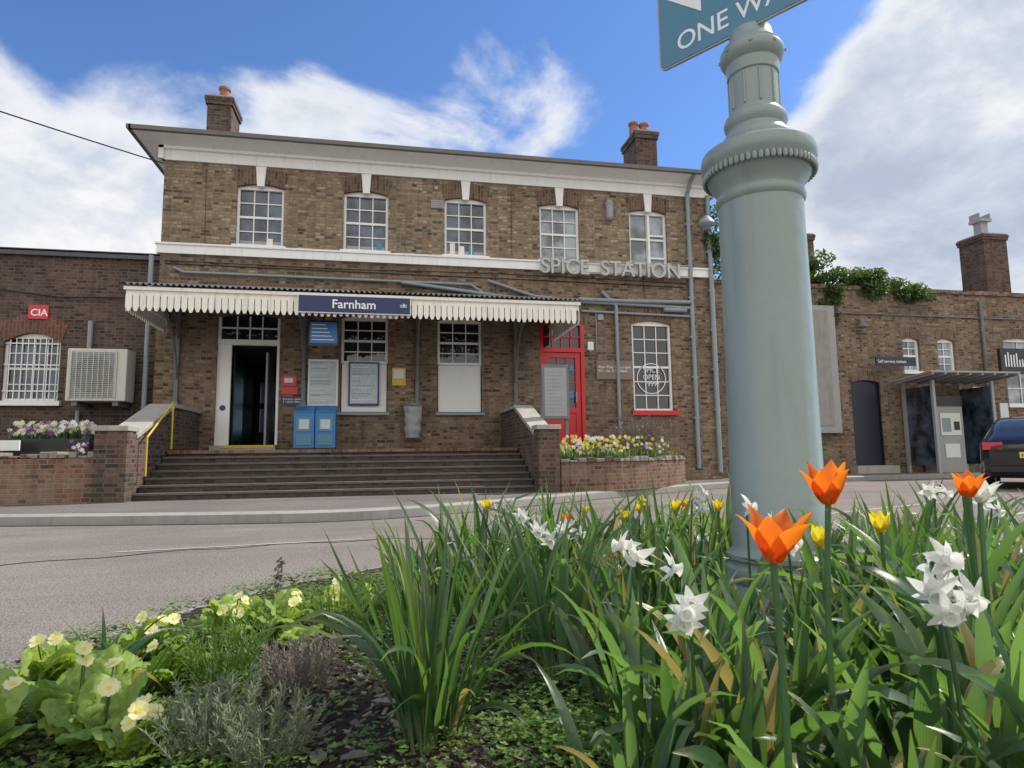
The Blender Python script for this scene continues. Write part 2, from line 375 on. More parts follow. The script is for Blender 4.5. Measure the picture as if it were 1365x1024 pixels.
chimney('chimney_b',7.2,1.7,.62,1.0,7.7,9.95,[-.17,.15],'brickdk',st)

def sash(b,x0,x1,z0,z1,y,cols=3,rows=2,g=1,fr=.055,meet=True,gl=None,f=0):
    b.box(x0,x0+fr,y-.04,y+.06,z0,z1,f); b.box(x1-fr,x1,y-.04,y+.06,z0,z1,f); b.box(x0+fr,x1-fr,y-.04,y+.06,z1-fr-.06,z1,f); b.box(x0+fr,x1-fr,y-.06,y+.06,z0,z0+fr,f)
    zi0,zi1=z0+fr,z1-fr-.06; xi0,xi1=x0+fr,x1-fr; zm=(zi0+zi1)/2
    b.box(xi0,xi1,y-.012,y+.03,zm-.025,zm+.025,f)
    for k in range(1,cols):
        x=xi0+(xi1-xi0)*k/cols; b.box(x-.011,x+.011,y-.008,y+.02,zi0,zi1,f)
    for a,c in ((zi0,zm-.025),(zm+.025,zi1)):
        for k in range(1,rows):
            z=a+(c-a)*k/rows; b.box(xi0,xi1,y-.006,y+.02,z-.011,z+.011,f)
    yy=y+.022
    for zz0,zz1,gg in ((zi0,zm,g),(zm,zi1,gl if gl is not None else g)):   # individual, very slightly uneven panes
        for k in range(cols):
            for r in range(rows):
                xa=xi0+(xi1-xi0)*k/cols; xb=xi0+(xi1-xi0)*(k+1)/cols; za=zz0+(zz1-zz0)*r/rows; zb=zz0+(zz1-zz0)*(r+1)/rows
                q=[U(0,.008) for _ in range(4)]
                b.poly([(xa,yy+q[0],za),(xb,yy+q[1],za),(xb,yy+q[0]+q[1]-q[0],zb),(xa,yy+q[3],zb)],gg)
b=MB()
for i,o in enumerate(ups):
    if i<4: sash(b,*o,.12,3,2,1 if i!=3 else 2,gl=2 if i in(3,) else 1)
    else:
        sash(b,o[0],o[1],o[2],o[3],.12,2,1,2)
        b.box(o[0]+.53,o[1]-.06,.06,.1,5.62,5.66); b.box(o[0]+.53,o[1]-.06,.06,.1,6.2,6.24); b.box(o[0]+.5,o[0]+.56,.05,.1,5.5,6.75)
    b.box(o[0]-.06,o[1]+.06,-.08,.1,o[2]-.045,o[2],0)
    b.box(o[0]+.07,o[1]-.07,.132,.136,o[2]+.05,o[2]+.15,3)
b.build('upper_windows',['white','glass','glasslt','lead'],st)
b=MB()
for o in (low[1],low[2]):
    sash(b,o[0],o[1],2.85,o[3],.1,3,2,1)
    b.box(o[0]+.02,o[1]-.02,.05,.09,o[2]+.02,2.84,2); b.box(o[0]-.05,o[1]+.05,-.09,.1,o[2]-.06,o[2],3)
o=low[4]; sash(b,*o,.1,3,3,1)
b.build('lower_windows',['white','glassdk','board','grey'],st)
b=MB(); b.box(o[0]-.08,o[1]+.1,-.12,.05,o[2]-.11,o[2]); b.build('red_sill',['red'],st)
b=MB()
for x,h,m in ((1.5,.3,0),(1.72,.22,0),(1.95,.25,1),(-.2,.2,1),(-2.6,.16,0)):
    b.box(x-.06,x+.06,.128,.1405,5.5,5.5+h,m)
b.build('window_stickers',['cream','signblue'],st)

b=MB()
b.box(-3.58,-3.30,.06,.12,1.05,3.25,0); b.box(-2.36,-2.3,.04,.14,1.05,3.9,0); b.box(-3.58,-3.52,.04,.14,3.25,3.9,0)
b.box(-3.58,-2.3,.03,.14,3.22,3.34,0)
for x in (-3.2,-2.94,-2.68): b.box(x-.012,x+.012,.06,.1,3.34,3.86,0)
b.box(-3.52,-2.36,.05,.1,3.58,3.61,0); b.poly([(-3.52,.1,3.34),(-2.36,.1,3.34),(-2.36,.1,3.9),(-3.52,.1,3.9)],1)
b.cyl((-3.44,.045,1.85),(-3.44,.06,1.85),.06,3,16)
b.box(-3.6,-2.3,-.25,.3,.92,1.04,2); b.box(-3.4,-2.33,-.262,-.24,.99,1.045,4)
b.build('doorway',['white','glassdk','stone','navy','yellow'],st)
b=MB()
Z0,Z1,Y0,Y1=1.04,3.3,.14,8.9
XA,XB=-3.6,-.8
b.poly([(XA,Y0,Z0),(XB,Y0,Z0),(XB,Y1,Z0),(XA,Y1,Z0)],1); b.poly([(XA,Y0,Z1),(XA,Y1,Z1),(XB,Y1,Z1),(XB,Y0,Z1)])
b.poly([(XA,Y0,Z0),(XA,Y1,Z0),(XA,Y1,Z1),(XA,Y0,Z1)]); b.poly([(XB,Y0,Z0),(XB,Y0,Z1),(XB,Y1,Z1),(XB,Y1,Z0)])
# rear wall with the glazed platform doors seen straight through the hall
gx0,gx1=-3.5,-2.0
b.box(XA,gx0,4.4,4.5,Z0,Z1); b.box(gx0,gx1,4.4,4.5,2.9,Z1); b.box(gx0,gx1,4.4,4.5,Z0,1.5); b.box(gx1,XB,4.4,4.5,Z0,Z1)
for k in range(8):
    x=gx0+(gx1-gx0)*k/7; b.box(x-.03,x+.03,4.36,4.4,1.5,2.9,3)
b.box(gx0,gx1,4.35,4.39,2.15,2.3,3)
b.box(-2.62,-2.58,.25,1.1,1.04,3.1,2); b.box(-3.3,-3.27,.3,1.2,1.04,3.1,3)
b.build('booking_hall',['dark','step','lead','black'],st)

b=MB(); o=low[3]
b.box(o[0],o[0]+.09,.0,.14,1.0,3.95); b.box(o[1]-.09,o[1],.0,.14,1.0,3.95); b.box(o[0]+.09,o[1]-.09,0,.14,3.85,3.95); b.box(o[0]+.09,o[1]-.09,-.01,.14,3.2,3.3)
for k in (1,2,3): 
    x=o[0]+.09+(o[1]-o[0]-.18)*k/4; b.box(x-.015,x+.015,.05,.1,3.3,3.85)
b.box(o[0]+.09,o[1]-.09,.05,.1,3.56,3.59)
dx0,dx1=o[0]+.1,o[1]-.1
b.box(dx0,dx0+.12,.04,.1,1.02,3.19); b.box(dx1-.12,dx1,.04,.1,1.02,3.19); b.box(dx0+.12,dx1-.12,.04,.1,1.02,1.3); b.box(dx0+.12,dx1-.12,.04,.1,3.07,3.19); b.box(dx0+.12,dx1-.12,.04,.1,1.75,1.87)
b.box(dx0+.12,dx1-.12,.07,.1,1.3,1.75)
for k in (1,2): 
    x=dx0+.12+(dx1-dx0-.24)*k/3; b.box(x-.016,x+.016,.05,.09,1.87,3.07)
for k in (1,2,3): b.box(dx0+.12,dx1-.12,.054,.088,1.87+.3*k-.014,1.87+.3*k+.014)
b.poly([(o[0],.09,1.0),(o[1],.09,1.0),(o[1],.09,3.95),(o[0],.09,3.95)],1)
for (x,z,w,h,m) in ((3.82,2.75,.12,.14,2),(4.08,2.55,.12,.12,3),(4.25,2.1,.14,.16,4),(3.87,2.25,.13,.16,3),(4.28,2.75,.1,.14,4),(4.05,2.0,.12,.12,2)):
    b.box(x,x+w,.05,.056,z,z+h,m)
b.box(4.42,4.45,.0,.04,2.0,2.25,5)
b.build('red_door',['red','glassdk','paper','blue','signblue','lead'],st)

b=MB(); b.box(3.55,7.4,-.17,-.15,5.10,5.13,0); b.box(3.55,7.4,-.17,-.15,5.40,5.425,0)
for x in (3.7,4.9,6.1,7.2): b.box(x,x+.02,-.16,0,5.10,5.13)
b.build('sign_rail',['lead'],st)
text('SPICE  STATION',.52,(3.55,-.2,5.06),st,'letter','spice_station_lettering',.05,xs=.96,off=.003)

b=MB()
def pipe(pts,r=.045): b.tube(pts,r,0,10)
pipe([(7.45,-.09,7.3),(7.45,-.09,.4)],.055); pipe([(7.45,-.5,7.66),(7.45,-.3,7.55),(7.45,-.09,7.3)],.05)
pipe([(8.0,-.1,7.3),(8.0,-.1,.3)],.06)
pipe([(-4.5,-.06,4.86),(-4.3,-.07,4.76),(1.9,-.07,4.74),(2.2,-.07,4.55)],.03)
pipe([(.3,-.1,4.72),(2.6,-.1,4.48),(3.6,-.1,4.42)],.045); pipe([(1.4,-.06,4.62),(3.2,-.06,4.38)],.03)
pipe([(2.3,-.08,4.85),(3.4,-.08,4.52),(4.7,-.08,4.42),(7.45,-.08,4.36)],.04); pipe([(4.6,-.06,4.2),(7.4,-.06,4.15)],.03); pipe([(4.5,-.12,4.47),(5.8,-.12,4.47),(7.4,-.12,4.5)],.05)
pipe([(5.1,-.08,4.7),(5.46,-.08,4.35),(5.46,-.08,1.2)],.045)
pipe([(4.95,-.05,3.2),(4.95,-.05,4.2)],.012); pipe([(6.7,-.07,4.3),(7.3,-.07,4.3)],.06)
pipe([(-4.95,-.05,5.1),(-4.95,-.05,1.2)],.05)
for z in (6.5,5.6,4.6,3.6,2.6,1.6): b.box(7.37,7.53,-.12,0,z,z+.05); b.box(7.92,8.08,-.12,0,z+.2,z+.25)
b.build('drain_pipes',['grey'],st,smooth=True)
b=MB()
b.box(.98,1.28,-.05,0,6.55,6.75,0)
for k in range(4): b.box(1.0,1.26,-.06,-.05,6.57+.045*k,6.595+.045*k,1)
b.box(4.72,4.86,-.08,0,3.25,3.45,2); b.cyl((4.78,-.06,3.25),(4.78,-.12,3.2),.03,0)
b.lathe(5.35,-.12,[(.05,6.5),(.09,6.55),(.09,6.85),(.11,6.9),(.05,7.0)],1,12)
b.cyl((1.1,-.04,7.05),(1.1,0,7.05),.05,1)
b.box(-4.3,-4.1,-.06,0,4.3,4.5,1); b.box(5.0,5.14,-.05,0,4.0,4.14,1)
b.build('wall_fixtures',['stone','lead','board'],st)
b=MB(); b.tube([(-4.7,-.02,4.95),(3,-.02,4.93),(7.3,-.02,4.9)],.010,0,5); b.tube([(2.5,-.02,5.0),(2.5,-.02,4.4)],.008,0,5); b.tube([(6.2,-.02,5.15),(6.25,-.03,4.5)],.008,0,5); b.tube([(-3.9,-.02,4.95),(-3.95,-.02,7.2)],.006,0,5)
b.tube([(2.9,-.02,7.1),(2.9,-.02,5.5)],.006,0,5); b.tube([(-4.7,-.02,5.02),(-1,-.02,4.99),(2.4,-.02,5.05),(7.3,-.02,5.0)],.008,0,5)
b.build('wall_cables',['black'],st)
b=MB(); b.tube([(7.7,0,6.6),(7.75,-.25,6.75),(7.75,-.45,6.65)],.02,0); b.lathe(7.75,-.45,[(.1,6.3),(.2,6.38),(.22,6.42),(.15,6.52),(.05,6.62)],1,18)
b.lathe(7.75,-.45,[(.02,6.22),(.1,6.26),(.13,6.36)],2,16); b.build('wall_lamp',['iron','grey','glasslt'],st,smooth=True)
b=MB()
def board(x0,x1,z0,z1,m,y=-.03,fr=None,inner=None):
    b.box(x0,x1,y,0-.002,z0,z1,fr if fr is not None else m)
    if inner is not None: b.box(x0+.04,x1-.04,y-.006,y,z0+.05,z1-.04,inner)
board(-1.69,-1.05,1.88,2.92,0,inner=1,fr=0,y=-.05); board(-.83,-.16,1.9,2.88,0,y=-.02,fr=3,inner=1)
board(-2.24,-1.93,2.33,2.55,2); board(-2.24,-1.9,2.14,2.30,2); board(-2.22,-1.7,1.9,2.1,3,y=-.04)
board(.12,.42,2.36,2.76,4,inner=None); b.box(.16,.38,-.036,-.03,2.52,2.72,5)
b.box(-2.18,-2.0,-.036,-.03,2.4,2.5,5)
b.build('wall_notices',['board','paper2','redsign','navy','yellow','paper'],st)
text('METRO line',.05,(-.77,-.032,2.8),st,'txt','poster_title',.001)
text('Entrance, platform\n1 / ticket office',.06,(-2.2,-.045,2.02),st,'txt','notice_text',.001)
b=MB(); rnd=random.Random(3)
for (xa,xb,z0,z1,y) in ((-1.62,-1.12,1.98,2.85,-.058),(-.76,-.23,2.0,2.76,-.028)):
    z=z1
    while z>z0:
        w=rnd.uniform(.3,1)*(xb-xa); b.box(xa,xa+w,y-.002,y,z-.012,z,rnd.choice([0,0,1,2])); z-=rnd.choice([.03,.03,.05,.1])
b.build('poster_print',['grey','blue','board'],st)

b=MB(); b.box(4.93,5.85,-.05,-.005,2.55,3.0); b.build('hours_board',['wood'],st,bevel=.006)
text('Mon-Thur  5pm-11pm\nFri - Sat  5-11.30pm',.09,(4.98,-.053,2.82),st,'txt','hours_text',.001)
text('SPICE\nOPEN\n1999?',.17,(6.38,.09,2.75),st,'txt','window_decal',.001,align='CENTER')
b=MB()
for k in range(30):
    a=2*math.pi*k/30;a2=2*math.pi*(k+1)/30
    b.obox((6.38+.36*math.cos(a),.1,2.6+.36*math.sin(a)),(.36*(math.cos(a2)-math.cos(a)),0,.36*(math.sin(a2)-math.sin(a))),(0,-.012,0),(.02*math.cos(a),0,.02*math.sin(a)))
b.build('decal_ring',['txt'],st)

# canopy
cn=empty('entrance_canopy'); cn.parent=st
cx0,cx1,cy=-4.6,3.85,-2.2
b=MB(); nx=170
pv=None
for k in range(nx+1):
    x=cx0-.05+(cx1-cx0+.1)*k/nx
    dz=.025*(1 if k%2 else -1)
    cur=(b.add((x,cy-.08,3.9+dz)),b.add((x,0,4.5+dz)))
    if pv: b.face((pv[0],cur[0],cur[1],pv[1]))
    pv=cur
b.build('corrugated_roof',['roof'],cn,smooth=True,angle=0)
b=MB()
b.box(cx0,cx1,cy,cy+.04,3.70,3.87); b.box(cx0-.03,cx1+.03,cy-.045,cy,3.80,3.86)
b.box(cx0,cx0+.04,cy+.04,-.01,3.70,3.84); b.box(cx1-.04,cx1,cy+.04,-.01,3.70,3.84)
for x in (cx0,cx1-.04): b.poly([(x,cy,3.84),(x,0,3.84),(x,0,4.45),(x,cy,3.86)])
w=.115; n=int((cx1-cx0)/w)
for k in range(n):
    x=cx0+k*w; L=U(-.01,.01); o_=U(-.005,.005)
    b.prism([(x+.007,3.72),(x+w-.007,3.72),(x+w-.007,3.50+L),(x+w/2+.02,3.42+L),(x+w/2-.02,3.42+L),(x+.007,3.50+L)],cy-.016+o_,cy-.001)
n2=int(2.15/w)
for xs in (cx0-.016,cx1+.001):
    for k in range(n2):
        y=cy+.02+k*w
        P=[(y+.004,3.72),(y+w-.004,3.72),(y+w-.004,3.50),(y+w/2+.02,3.42),(y+w/2-.02,3.42),(y+.004,3.50)]
        A=[b.add((xs,p,z)) for p,z in P]; B=[b.add((xs+.015,p,z)) for p,z in P]
        b.face(A); b.face(B[::-1])
        for q in range(6): b.face((A[q],B[q],B[(q+1)%6],A[(q+1)%6]))
b.build('valance',['cream'],cn)
b=MB()
for k in range(12):
    x=cx0+.3+k*(cx1-cx0-.6)/11; b.obox((x,cy+.05,3.74),(.06,0,0),(0,2.13,.6),(0,0,.1),0)
b.box(cx0+.04,cx1-.04,-1.2,-1.12,3.9,4.0,0)
b.build('canopy_rafters',['wood'],cn)
b=MB()
for x in (-4.35,-1.78,.68,2.95):
    b.box(x-.04,x+.04,-.08,-.005,1.95,4.0); b.obox((x-.03,-.08,3.86),(.06,0,0),(0,-2.0,0),(0,0,.07))
    P=[(x,-.1-1.5*(1-math.cos(k/8*math.pi/2)),2.45+1.4*math.sin(k/8*math.pi/2)) for k in range(9)]
    b.tube(P,.028,0,8)
    P=[(x,-.1-.5*(1-math.cos(k/8*math.pi/2)),3.3+.55*math.sin(k/8*math.pi/2)) for k in range(9)]; b.tube(P,.018,0,6)
    b.box(x-.07,x+.07,-.11,-.005,1.85,1.97)
b.build('canopy_brackets',['iron'],cn)
sg=empty('station_name_sign')
b=MB(); b.box(-1.65,.45,cy-.075,cy-.05,3.47,3.82,1); b.box(-1.63,.43,cy-.085,cy-.075,3.49,3.80,0)
b.build('sign_board',['navy','board'],sg)
text('Farnham',.235,(-.62,cy-.087,3.57),sg,'txt','sign_text',.001,align='CENTER',off=.003)
b=MB(); z=3.64
for zz in (z-.012,z+.022): b.box(.24,.37,cy-.0885,cy-.0852,zz-.006,zz+.006)
b.obox((.27,cy-.0885,z+.022),(.05,0,-.03),(0,.003,0),(.008,0,.01)); b.obox((.29,cy-.0885,z+.045),(.05,0,-.024),(0,.003,0),(.008,0,.01))
b.build('rail_symbol',['txt'],sg)
sc=empty('departure_screen'); b=MB(); b.box(-1.52,-.95,-1.55,-1.45,2.98,3.48,0); b.box(-1.49,-.98,-1.556,-1.55,3.02,3.44,1)
for k in range(5): b.box(-1.46,-1.2+.04*k,-1.56,-1.556,3.38-.075*k,3.395-.075*k,2)
b.cyl((-1.25,-1.5,3.48),(-1.25,-1.5,4.0),.02,0); b.build('screen',['black','blue','txt'],sc)
lp=empty('canopy_strip_lamp'); b=MB(); b.box(-.3,.2,-1.3,-1.2,3.62,3.68); b.cyl((-.05,-1.25,3.68),(-.05,-1.25,3.95),.015,0); b.build('lamp_body',['board'],lp)

# landing, steps, flank walls
sp=empty('entrance_steps')
b=MB()
b.box(-3.84,2.57,-2.0,0,.1,.86,0); b.box(-3.84,2.57,-2.04,0,.86,.92,2)
for k in range(1,7):
    z=.92-.1135*k; y=-2.0-.26*k
    b.box(-3.84,2.57,y,y+.262,.1,z-.03,0); b.box(-3.84,2.57,y-.02,y+.262,z-.03,z,1)
b.box(2.57,4.9,-1.3,0,.1,1.0,0)
b.build('step_treads',['step','nosing','brickred'],sp)
b=MB()
for k in range(1,7):
    z=.92-.1135*k; y=-2.0-.26*k; x=-3.8
    while x<2.45:
        w=U(.1,.5)
        if R()<.6: b.box(x,min(x+w,2.5),y-.019,y+.015,z+.001,z+.004,0)
        x+=w+U(.02,.2)
b.build('worn_step_edges',['wood'],sp)
for nm,xa,xb in (('left',-4.28,-3.84),('right',2.57,2.93)):
    b=MB(); 
    yf=-3.62
    b.box(xa-.02,xb-.001,yf-.25,yf+.1,.1,1.2,0); b.box(xa-.05,xb+.02,yf-.29,yf+.13,1.2,1.28,1)
    P=[(yf+.1,.1),(-.01,.1),(-.01,1.72),(-1.7,1.72),(yf+.1,1.08)]
    A=[b.add((xa+.03,p,z)) for p,z in P]; B=[b.add((xb-.03,p,z)) for p,z in P]
    b.face(A[::-1]); b.face(B)
    for q in range(5): b.face((A[q],A[(q+1)%5],B[(q+1)%5],B[q]))
    b.obox((xa-.01,-1.7,1.72),(xb-xa+.02,0,0),(0,1.69,0),(0,0,.07),1)
    b.obox((xa-.01,yf+.12,1.09),(xb-xa+.02,0,0),(0,-1.72-yf-.1,.625),(0,-.02,.07),1)
    b.build('flank_wall_'+nm,['brickdk','stone'],sp,bevel=.008)
b=MB(); b.tube([(-3.76,-3.3,.5),(-3.76,-3.3,1.12),(-3.76,-2.1,1.78),(-3.76,-2.1,.95)],.016,0)
b.build('yellow_handrail',['yellow'],sp,smooth=True)

for i,x in enumerate((-1.85,-1.43)):
    ns=empty('newspaper_stand'); b=MB()
    b.box(x,x+.4,-.85,-.45,.95,1.72,0); b.prism([(x,1.72),(x+.4,1.72),(x+.4,1.86),(x,1.86)],-.55,-.45,0)
    b.obox((x,-.87,1.70),(.4,0,0),(0,.3,.12),(0,0,.02),0)
    b.box(x+.05,x+.35,-.865,-.85,1.3,1.6,1); b.box(x+.05,x+.35,-.865,-.85,1.02,1.24,1); b.box(x-.004,x+.404,-.86,-.44,.92,.97,2)
    b.box(x+.1,x+.3,-.87,-.865,1.35,1.55,3)
    b.build('stand_body',['blue','signblue','black','paper2'],ns,bevel=.008)
    text('METRO',.1,(x+.2,-.556,1.76),ns,'txt','stand_title',.001,align='CENTER')
lb=empty('litter_sack'); b=MB(); ns_=18; rings=[]
for j in range(12):
    t=j/11; z=1.9-.72*t; r=.19*(1-.2*t*t)+.015*math.sin(j*1.7)
    rings.append([b.add((.58+(r+U(-.022,.022))*math.cos(2*math.pi*k/ns_),-.22+(r*.8+U(-.022,.022))*math.sin(2*math.pi*k/ns_),z)) for k in range(ns_)])
for a,c in zip(rings,rings[1:]):
    for k in range(ns_): b.face((a[k],a[(k+1)%ns_],c[(k+1)%ns_],c[k]))
b.face(rings[-1])
b.build('sack',['lead'],lb,smooth=True,angle=30)
b=MB(); b.lathe(.58,-.22,[(.18,1.88),(.205,1.88),(.205,1.93),(.18,1.93)],0,20); b.box(.55,.61,-.1,0,1.5,2.0,0); b.build('hoop',['iron'],lb)
tc=empty('timetable_case'); b=MB()
for x in (2.98,3.42): b.box(x-.03,x+.03,-2.63,-2.57,.1,2.45,0)
b.box(2.93,3.47,-2.66,-2.54,1.45,2.5,0); b.box(2.98,3.42,-2.668,-2.66,1.5,2.44,1)
for k in range(12): b.box(3.02,3.02+U(.15,.36),-2.671,-2.668,2.35-.07*k,2.365-.07*k,2)
b.build('case',['iron','lead','grey'],tc,bevel=.006)

# ------------------------------------------------------------ left wing
lw=empty('brick_wing'); b=MB()
wo=(-7.78,-6.72,2.0,3.43)
wall(b,-16,-4.8,.1,5.1,.3,[wo]); b.box(-16,-4.8,.24,.6,5.1,5.17); b.poly([(-16,.6,5.17),(-4.8,.6,5.17),(-4.8,6,5.17),(-16,6,5.17)])
b.build('wing_walls',['brickdk'],lw)
b=MB(); b.box(-16,-4.8,.2,.24,5.08,5.2); b.box(-16,-4.8,.2,.62,5.17,5.22); b.build('parapet',['roof'],lw)
b=MB(); arch(b,wo[0],wo[1],wo[3]+.0,h=.32,rise=.2,splay=.12,y0=.285,y1=.4)
b.build('red_arch',['archred'],lw)
b=MB(); sash(b,*wo,.42,4,2,1); b.box(wo[0]-.08,wo[1]+.08,.2,.4,wo[2]-.1,wo[2]-.001,0)
for k in range(9): b.box(wo[0]+.1+.11*k,wo[0]+.115+.11*k,.33,.345,wo[2],wo[3]-.1,0)
for z in (2.2,2.75,3.2): b.box(wo[0],wo[1],.345,.36,z,z+.025,0)
b.build('barred_window',['white','glass'],lw)
b=MB(); b.tube([(-6.15,.22,3.1),(-6.15,.22,3.7)],.05,0); b.tube([(-12,.22,4.3),(-8,.24,4.33),(-6.8,.24,4.2),(-4.85,.24,4.25)],.015,1); b.tube([(-6.3,.24,1.8),(-6.3,.24,1.0),(-4.9,.24,1.0)],.04,0); b.tube([(-6.1,.24,2.0),(-6.0,.24,1.2)],.012,1)
b.build('wing_pipes',['grey','black'],lw,smooth=True)
cs=empty('security_sign'); b=MB(); b.box(-7.35,-6.98,.25,.295,3.72,4.02); b.build('plate',['redsign'],cs); text('CIA',.2,(-7.31,.246,3.79),cs,'txt','plate_text',.001,off=.004)
ac=empty('air_conditioner'); b=MB(); b.box(-6.3,-5.2,-.35,.12,1.95,3.02,0)
b.build('casing',['plastic'],ac,bevel=.02)
b=MB()
b.box(-6.22,-5.40,-.352,-.349,2.02,2.95,0)
b.build('fan_recess',['grey'],ac)
b=MB(); b.cyl((-5.81,-.356,2.48),(-5.81,-.353,2.48),.37,0,32)
b.build('fan',['iron'],ac)
b=MB()
for k in range(22): b.box(-6.22,-5.40,-.372,-.364,2.03+.042*k,2.040+.042*k,0)
for k in range(9): b.box(-6.22+.1*k,-6.207+.1*k,-.378,-.372,2.0,2.97,0)
for xx in (-6.24,-5.4): b.box(xx,xx+.02,-.378,-.35,2.0,2.97,0)
b.box(-6.2,-6.1,-.3,.3,1.86,1.95,1); b.box(-5.45,-5.35,-.3,.3,1.86,1.95,1)
b.build('grille',['plastic','iron'],ac)

pw=empty('brick_planter'); b=MB(); b.box(-16,-4.3,-3.75,-3.45,.1,.80,0)
for k in range(90):
    x=-15.9+k*.129; b.box(x,x+U(.09,.13),-3.78+U(-.02,.02),-3.42,.80,.83+U(0,.07),random.choice([1,2]))
b.build('planter_wall',['brickred','brickdk','rubble'],pw,bevel=.012)
b=MB(); b.poly([(-16,-3.45,.7),(-4.3,-3.45,.7),(-4.3,.3,.85),(-16,.3,.85)]); b.build('planter_soil',['soil'],pw)
tb=empty('trough_planter'); b=MB(); b.box(-6.0,-4.75,-2.9,-2.45,.72,1.12); b.build('trough',['black'],tb,bevel=.01)
wsn=empty('notice_plate'); b=MB(); b.box(-6.15,-5.62,-3.2,-3.17,.93,1.09,0); b.box(-5.95,-5.92,-3.17,-3.14,.7,1.0,1); b.build('plate',['board','wood'],wsn)
rw=empty('raised_flower_bed'); b=MB()
arc=[(2.95,-3.85),(3.6,-3.8),(4.3,-3.5),(5.0,-3.0),(5.7,-2.4),(6.3,-1.7),(6.7,-.8),(6.8,-.0)]
arc=smoothpts(arc,1)
for (ax,ay),(bx,by) in zip(arc,arc[1:]):
    t=Vector((bx-ax,by-ay,0)); n=Vector((-t.y,t.x,0)).normalized()*.22
    b.obox((ax,ay,.1),t,n,(0,0,.53),0)
    L=t.length; q=max(1,int(L/.13))
    for j in range(q):
        o=Vector((ax,ay,.63))+t*(j/q); b.obox(o-n*U(.02,.18),t*(.92/q),n*1.15,(U(-.02,.02),0,U(.03,.10)),random.choice([1,1,2]))
b.build('bed_wall',['brickred','rubble','brickdk'],rw,bevel=.012)
b=MB(); b.poly([(x,y,.62) for x,y in arc]+[(2.95,0,.62)]); b.build('bed_soil',['soil'],rw)

# ------------------------------------------------------------ right wing
rg=empty('platform_building'); b=MB()
YW=2.0
ops=[(15.4,16.0,3.16,4.2),(16.65,17.28,3.16,4.2),(19.1,20.4,2.15,4.28),(13.5,14.5,.35,2.88)]
wall(b,8.1,32,.1,5.62,YW,ops,depth=.2)
b.box(8.1,32,YW-.06,YW+.3,5.62,5.74); b.poly([(8.1,YW+.3,5.7),(32,YW+.3,5.7),(32,9,5.7),(8.1,9,5.7)])
b.build('platform_walls',['bricklow'],rg)
b=MB()
for o in ops[:3]:
    sash(b,*o,YW+.12,2,2,1); b.box(o[0]-.05,o[1]+.05,YW-.06,YW+.1,o[2]-.08,o[2]-.001,0)
b.build('platform_windows',['white','glasslt'],rg)
b=MB(); 
for o in ops: arch(b,o[0],o[1],o[3],h=.25,y0=YW-.012,y1=YW+.1)
b.build('platform_arches',['arch'],rg)
b=MB(); b.box(13.5,14.5,YW+.1,YW+.14,.35,2.88,0); b.box(13.45,13.52,YW+.04,YW+.1,.3,2.9,1); b.box(14.48,14.55,YW+.04,YW+.1,.3,2.9,1); b.box(13.3,14.7,YW-.3,YW+.1,.1,.35,2)
b.build('black_door',['navydoor','black','stone'],rg)
b=MB(); b.tube([(8.3,YW-.05,4.9),(32,YW-.05,4.85)],.02,0); b.lathe(13.9,YW-.2,[(.05,4.4),(.16,4.44),(.14,4.5),(.05,4.62)],0,14); b.tube([(13.9,YW-.2,4.6),(13.9,YW,4.7)],.02,0)
b.tube([(18.3,YW-.06,5.4),(18.3,YW-.06,.3)],.05,0); b.build('cable_and_lamp',['iron'],rg)
chimney('chimney_c',21.5,4,1.0,1.0,5.7,8.55,[],'brickdk',rg); chimney('chimney_d',14.9,5.5,.7,.8,5.7,8.7,[0],'brickdk',rg)
b=MB(); b.box(21.35,21.65,4.35,4.65,8.55,9.1,0); b.box(21.25,21.75,4.25,4.75,9.1,9.2,0); b.box(21.25,21.29,4.3,4.7,9.2,9.42,0); b.box(21.71,21.75,4.3,4.7,9.2,9.42,0); b.build('cowl',['lead'],rg)
bb=empty('billboard'); b=MB(); b.box(10.6,12.95,YW-.22,YW-.02,1.3,5.05,0); b.box(10.75,12.72,YW-.235,YW-.22,1.5,4.9,1); b.build('panel',['lead','kerb'],bb,bevel=.02)
ts=empty('projecting_ticket_sign'); b=MB(); b.box(14.0,15.35,YW-.5,YW-.46,3.25,3.5,0); b.tube([(14.7,YW-.48,3.38),(14.7,YW,3.38)],.02,0); b.build('blade',['navydoor'],ts); text('Self service tickets',.13,(14.05,YW-.504,3.33),ts,'txt','blade_text',.001)
b=MB()
b.box(17.75,18.1,YW-.04,YW-.002,2.2,2.7,0); b.box(18.7,19.0,YW-.04,YW-.002,1.7,2.2,0); b.box(18.55,19.05,YW-.05,YW-.002,.9,1.5,1); b.box(17.8,18.9,YW-1.0,YW-.9,3.0,3.75,2)
b.build('wing_posters',['paper','blue','black'],rg)
b=MB()
for k in range(9): b.box(17.95+.1*k,17.99+.1*k,YW-1.006,YW-1.0,3.2,3.2+U(.2,.45),0)
b.build('board_print',['txt'],rg)
text('Pick up &\ndrop off',.14,(18.6,YW-.055,1.3),rg,'txt','poster_words',.001)
ss=empty('ticket_machine_shelter'); b=MB()
ya,yb=.85,1.95
for (x,y) in ((15.2,ya),(17.2,ya),(15.2,yb-.05),(17.2,yb-.05)): b.box(x-.04,x+.04,y-.04,y+.04,.127,2.75,0)
b.obox((14.75,ya-.45,2.92),(3.0,0,0),(0,1.5,-.14),(0,0,.05),0)
for k in range(8): b.obox((14.8+k*.41,ya-.44,2.86),(.05,0,0),(0,1.4,-.13),(0,0,.06),0)
b.box(15.24,15.26,ya,yb-.1,.35,2.6,1); b.box(17.14,17.16,ya,yb-.1,.35,2.6,1)
b.build('shelter_frame',['lead','glass'],ss)
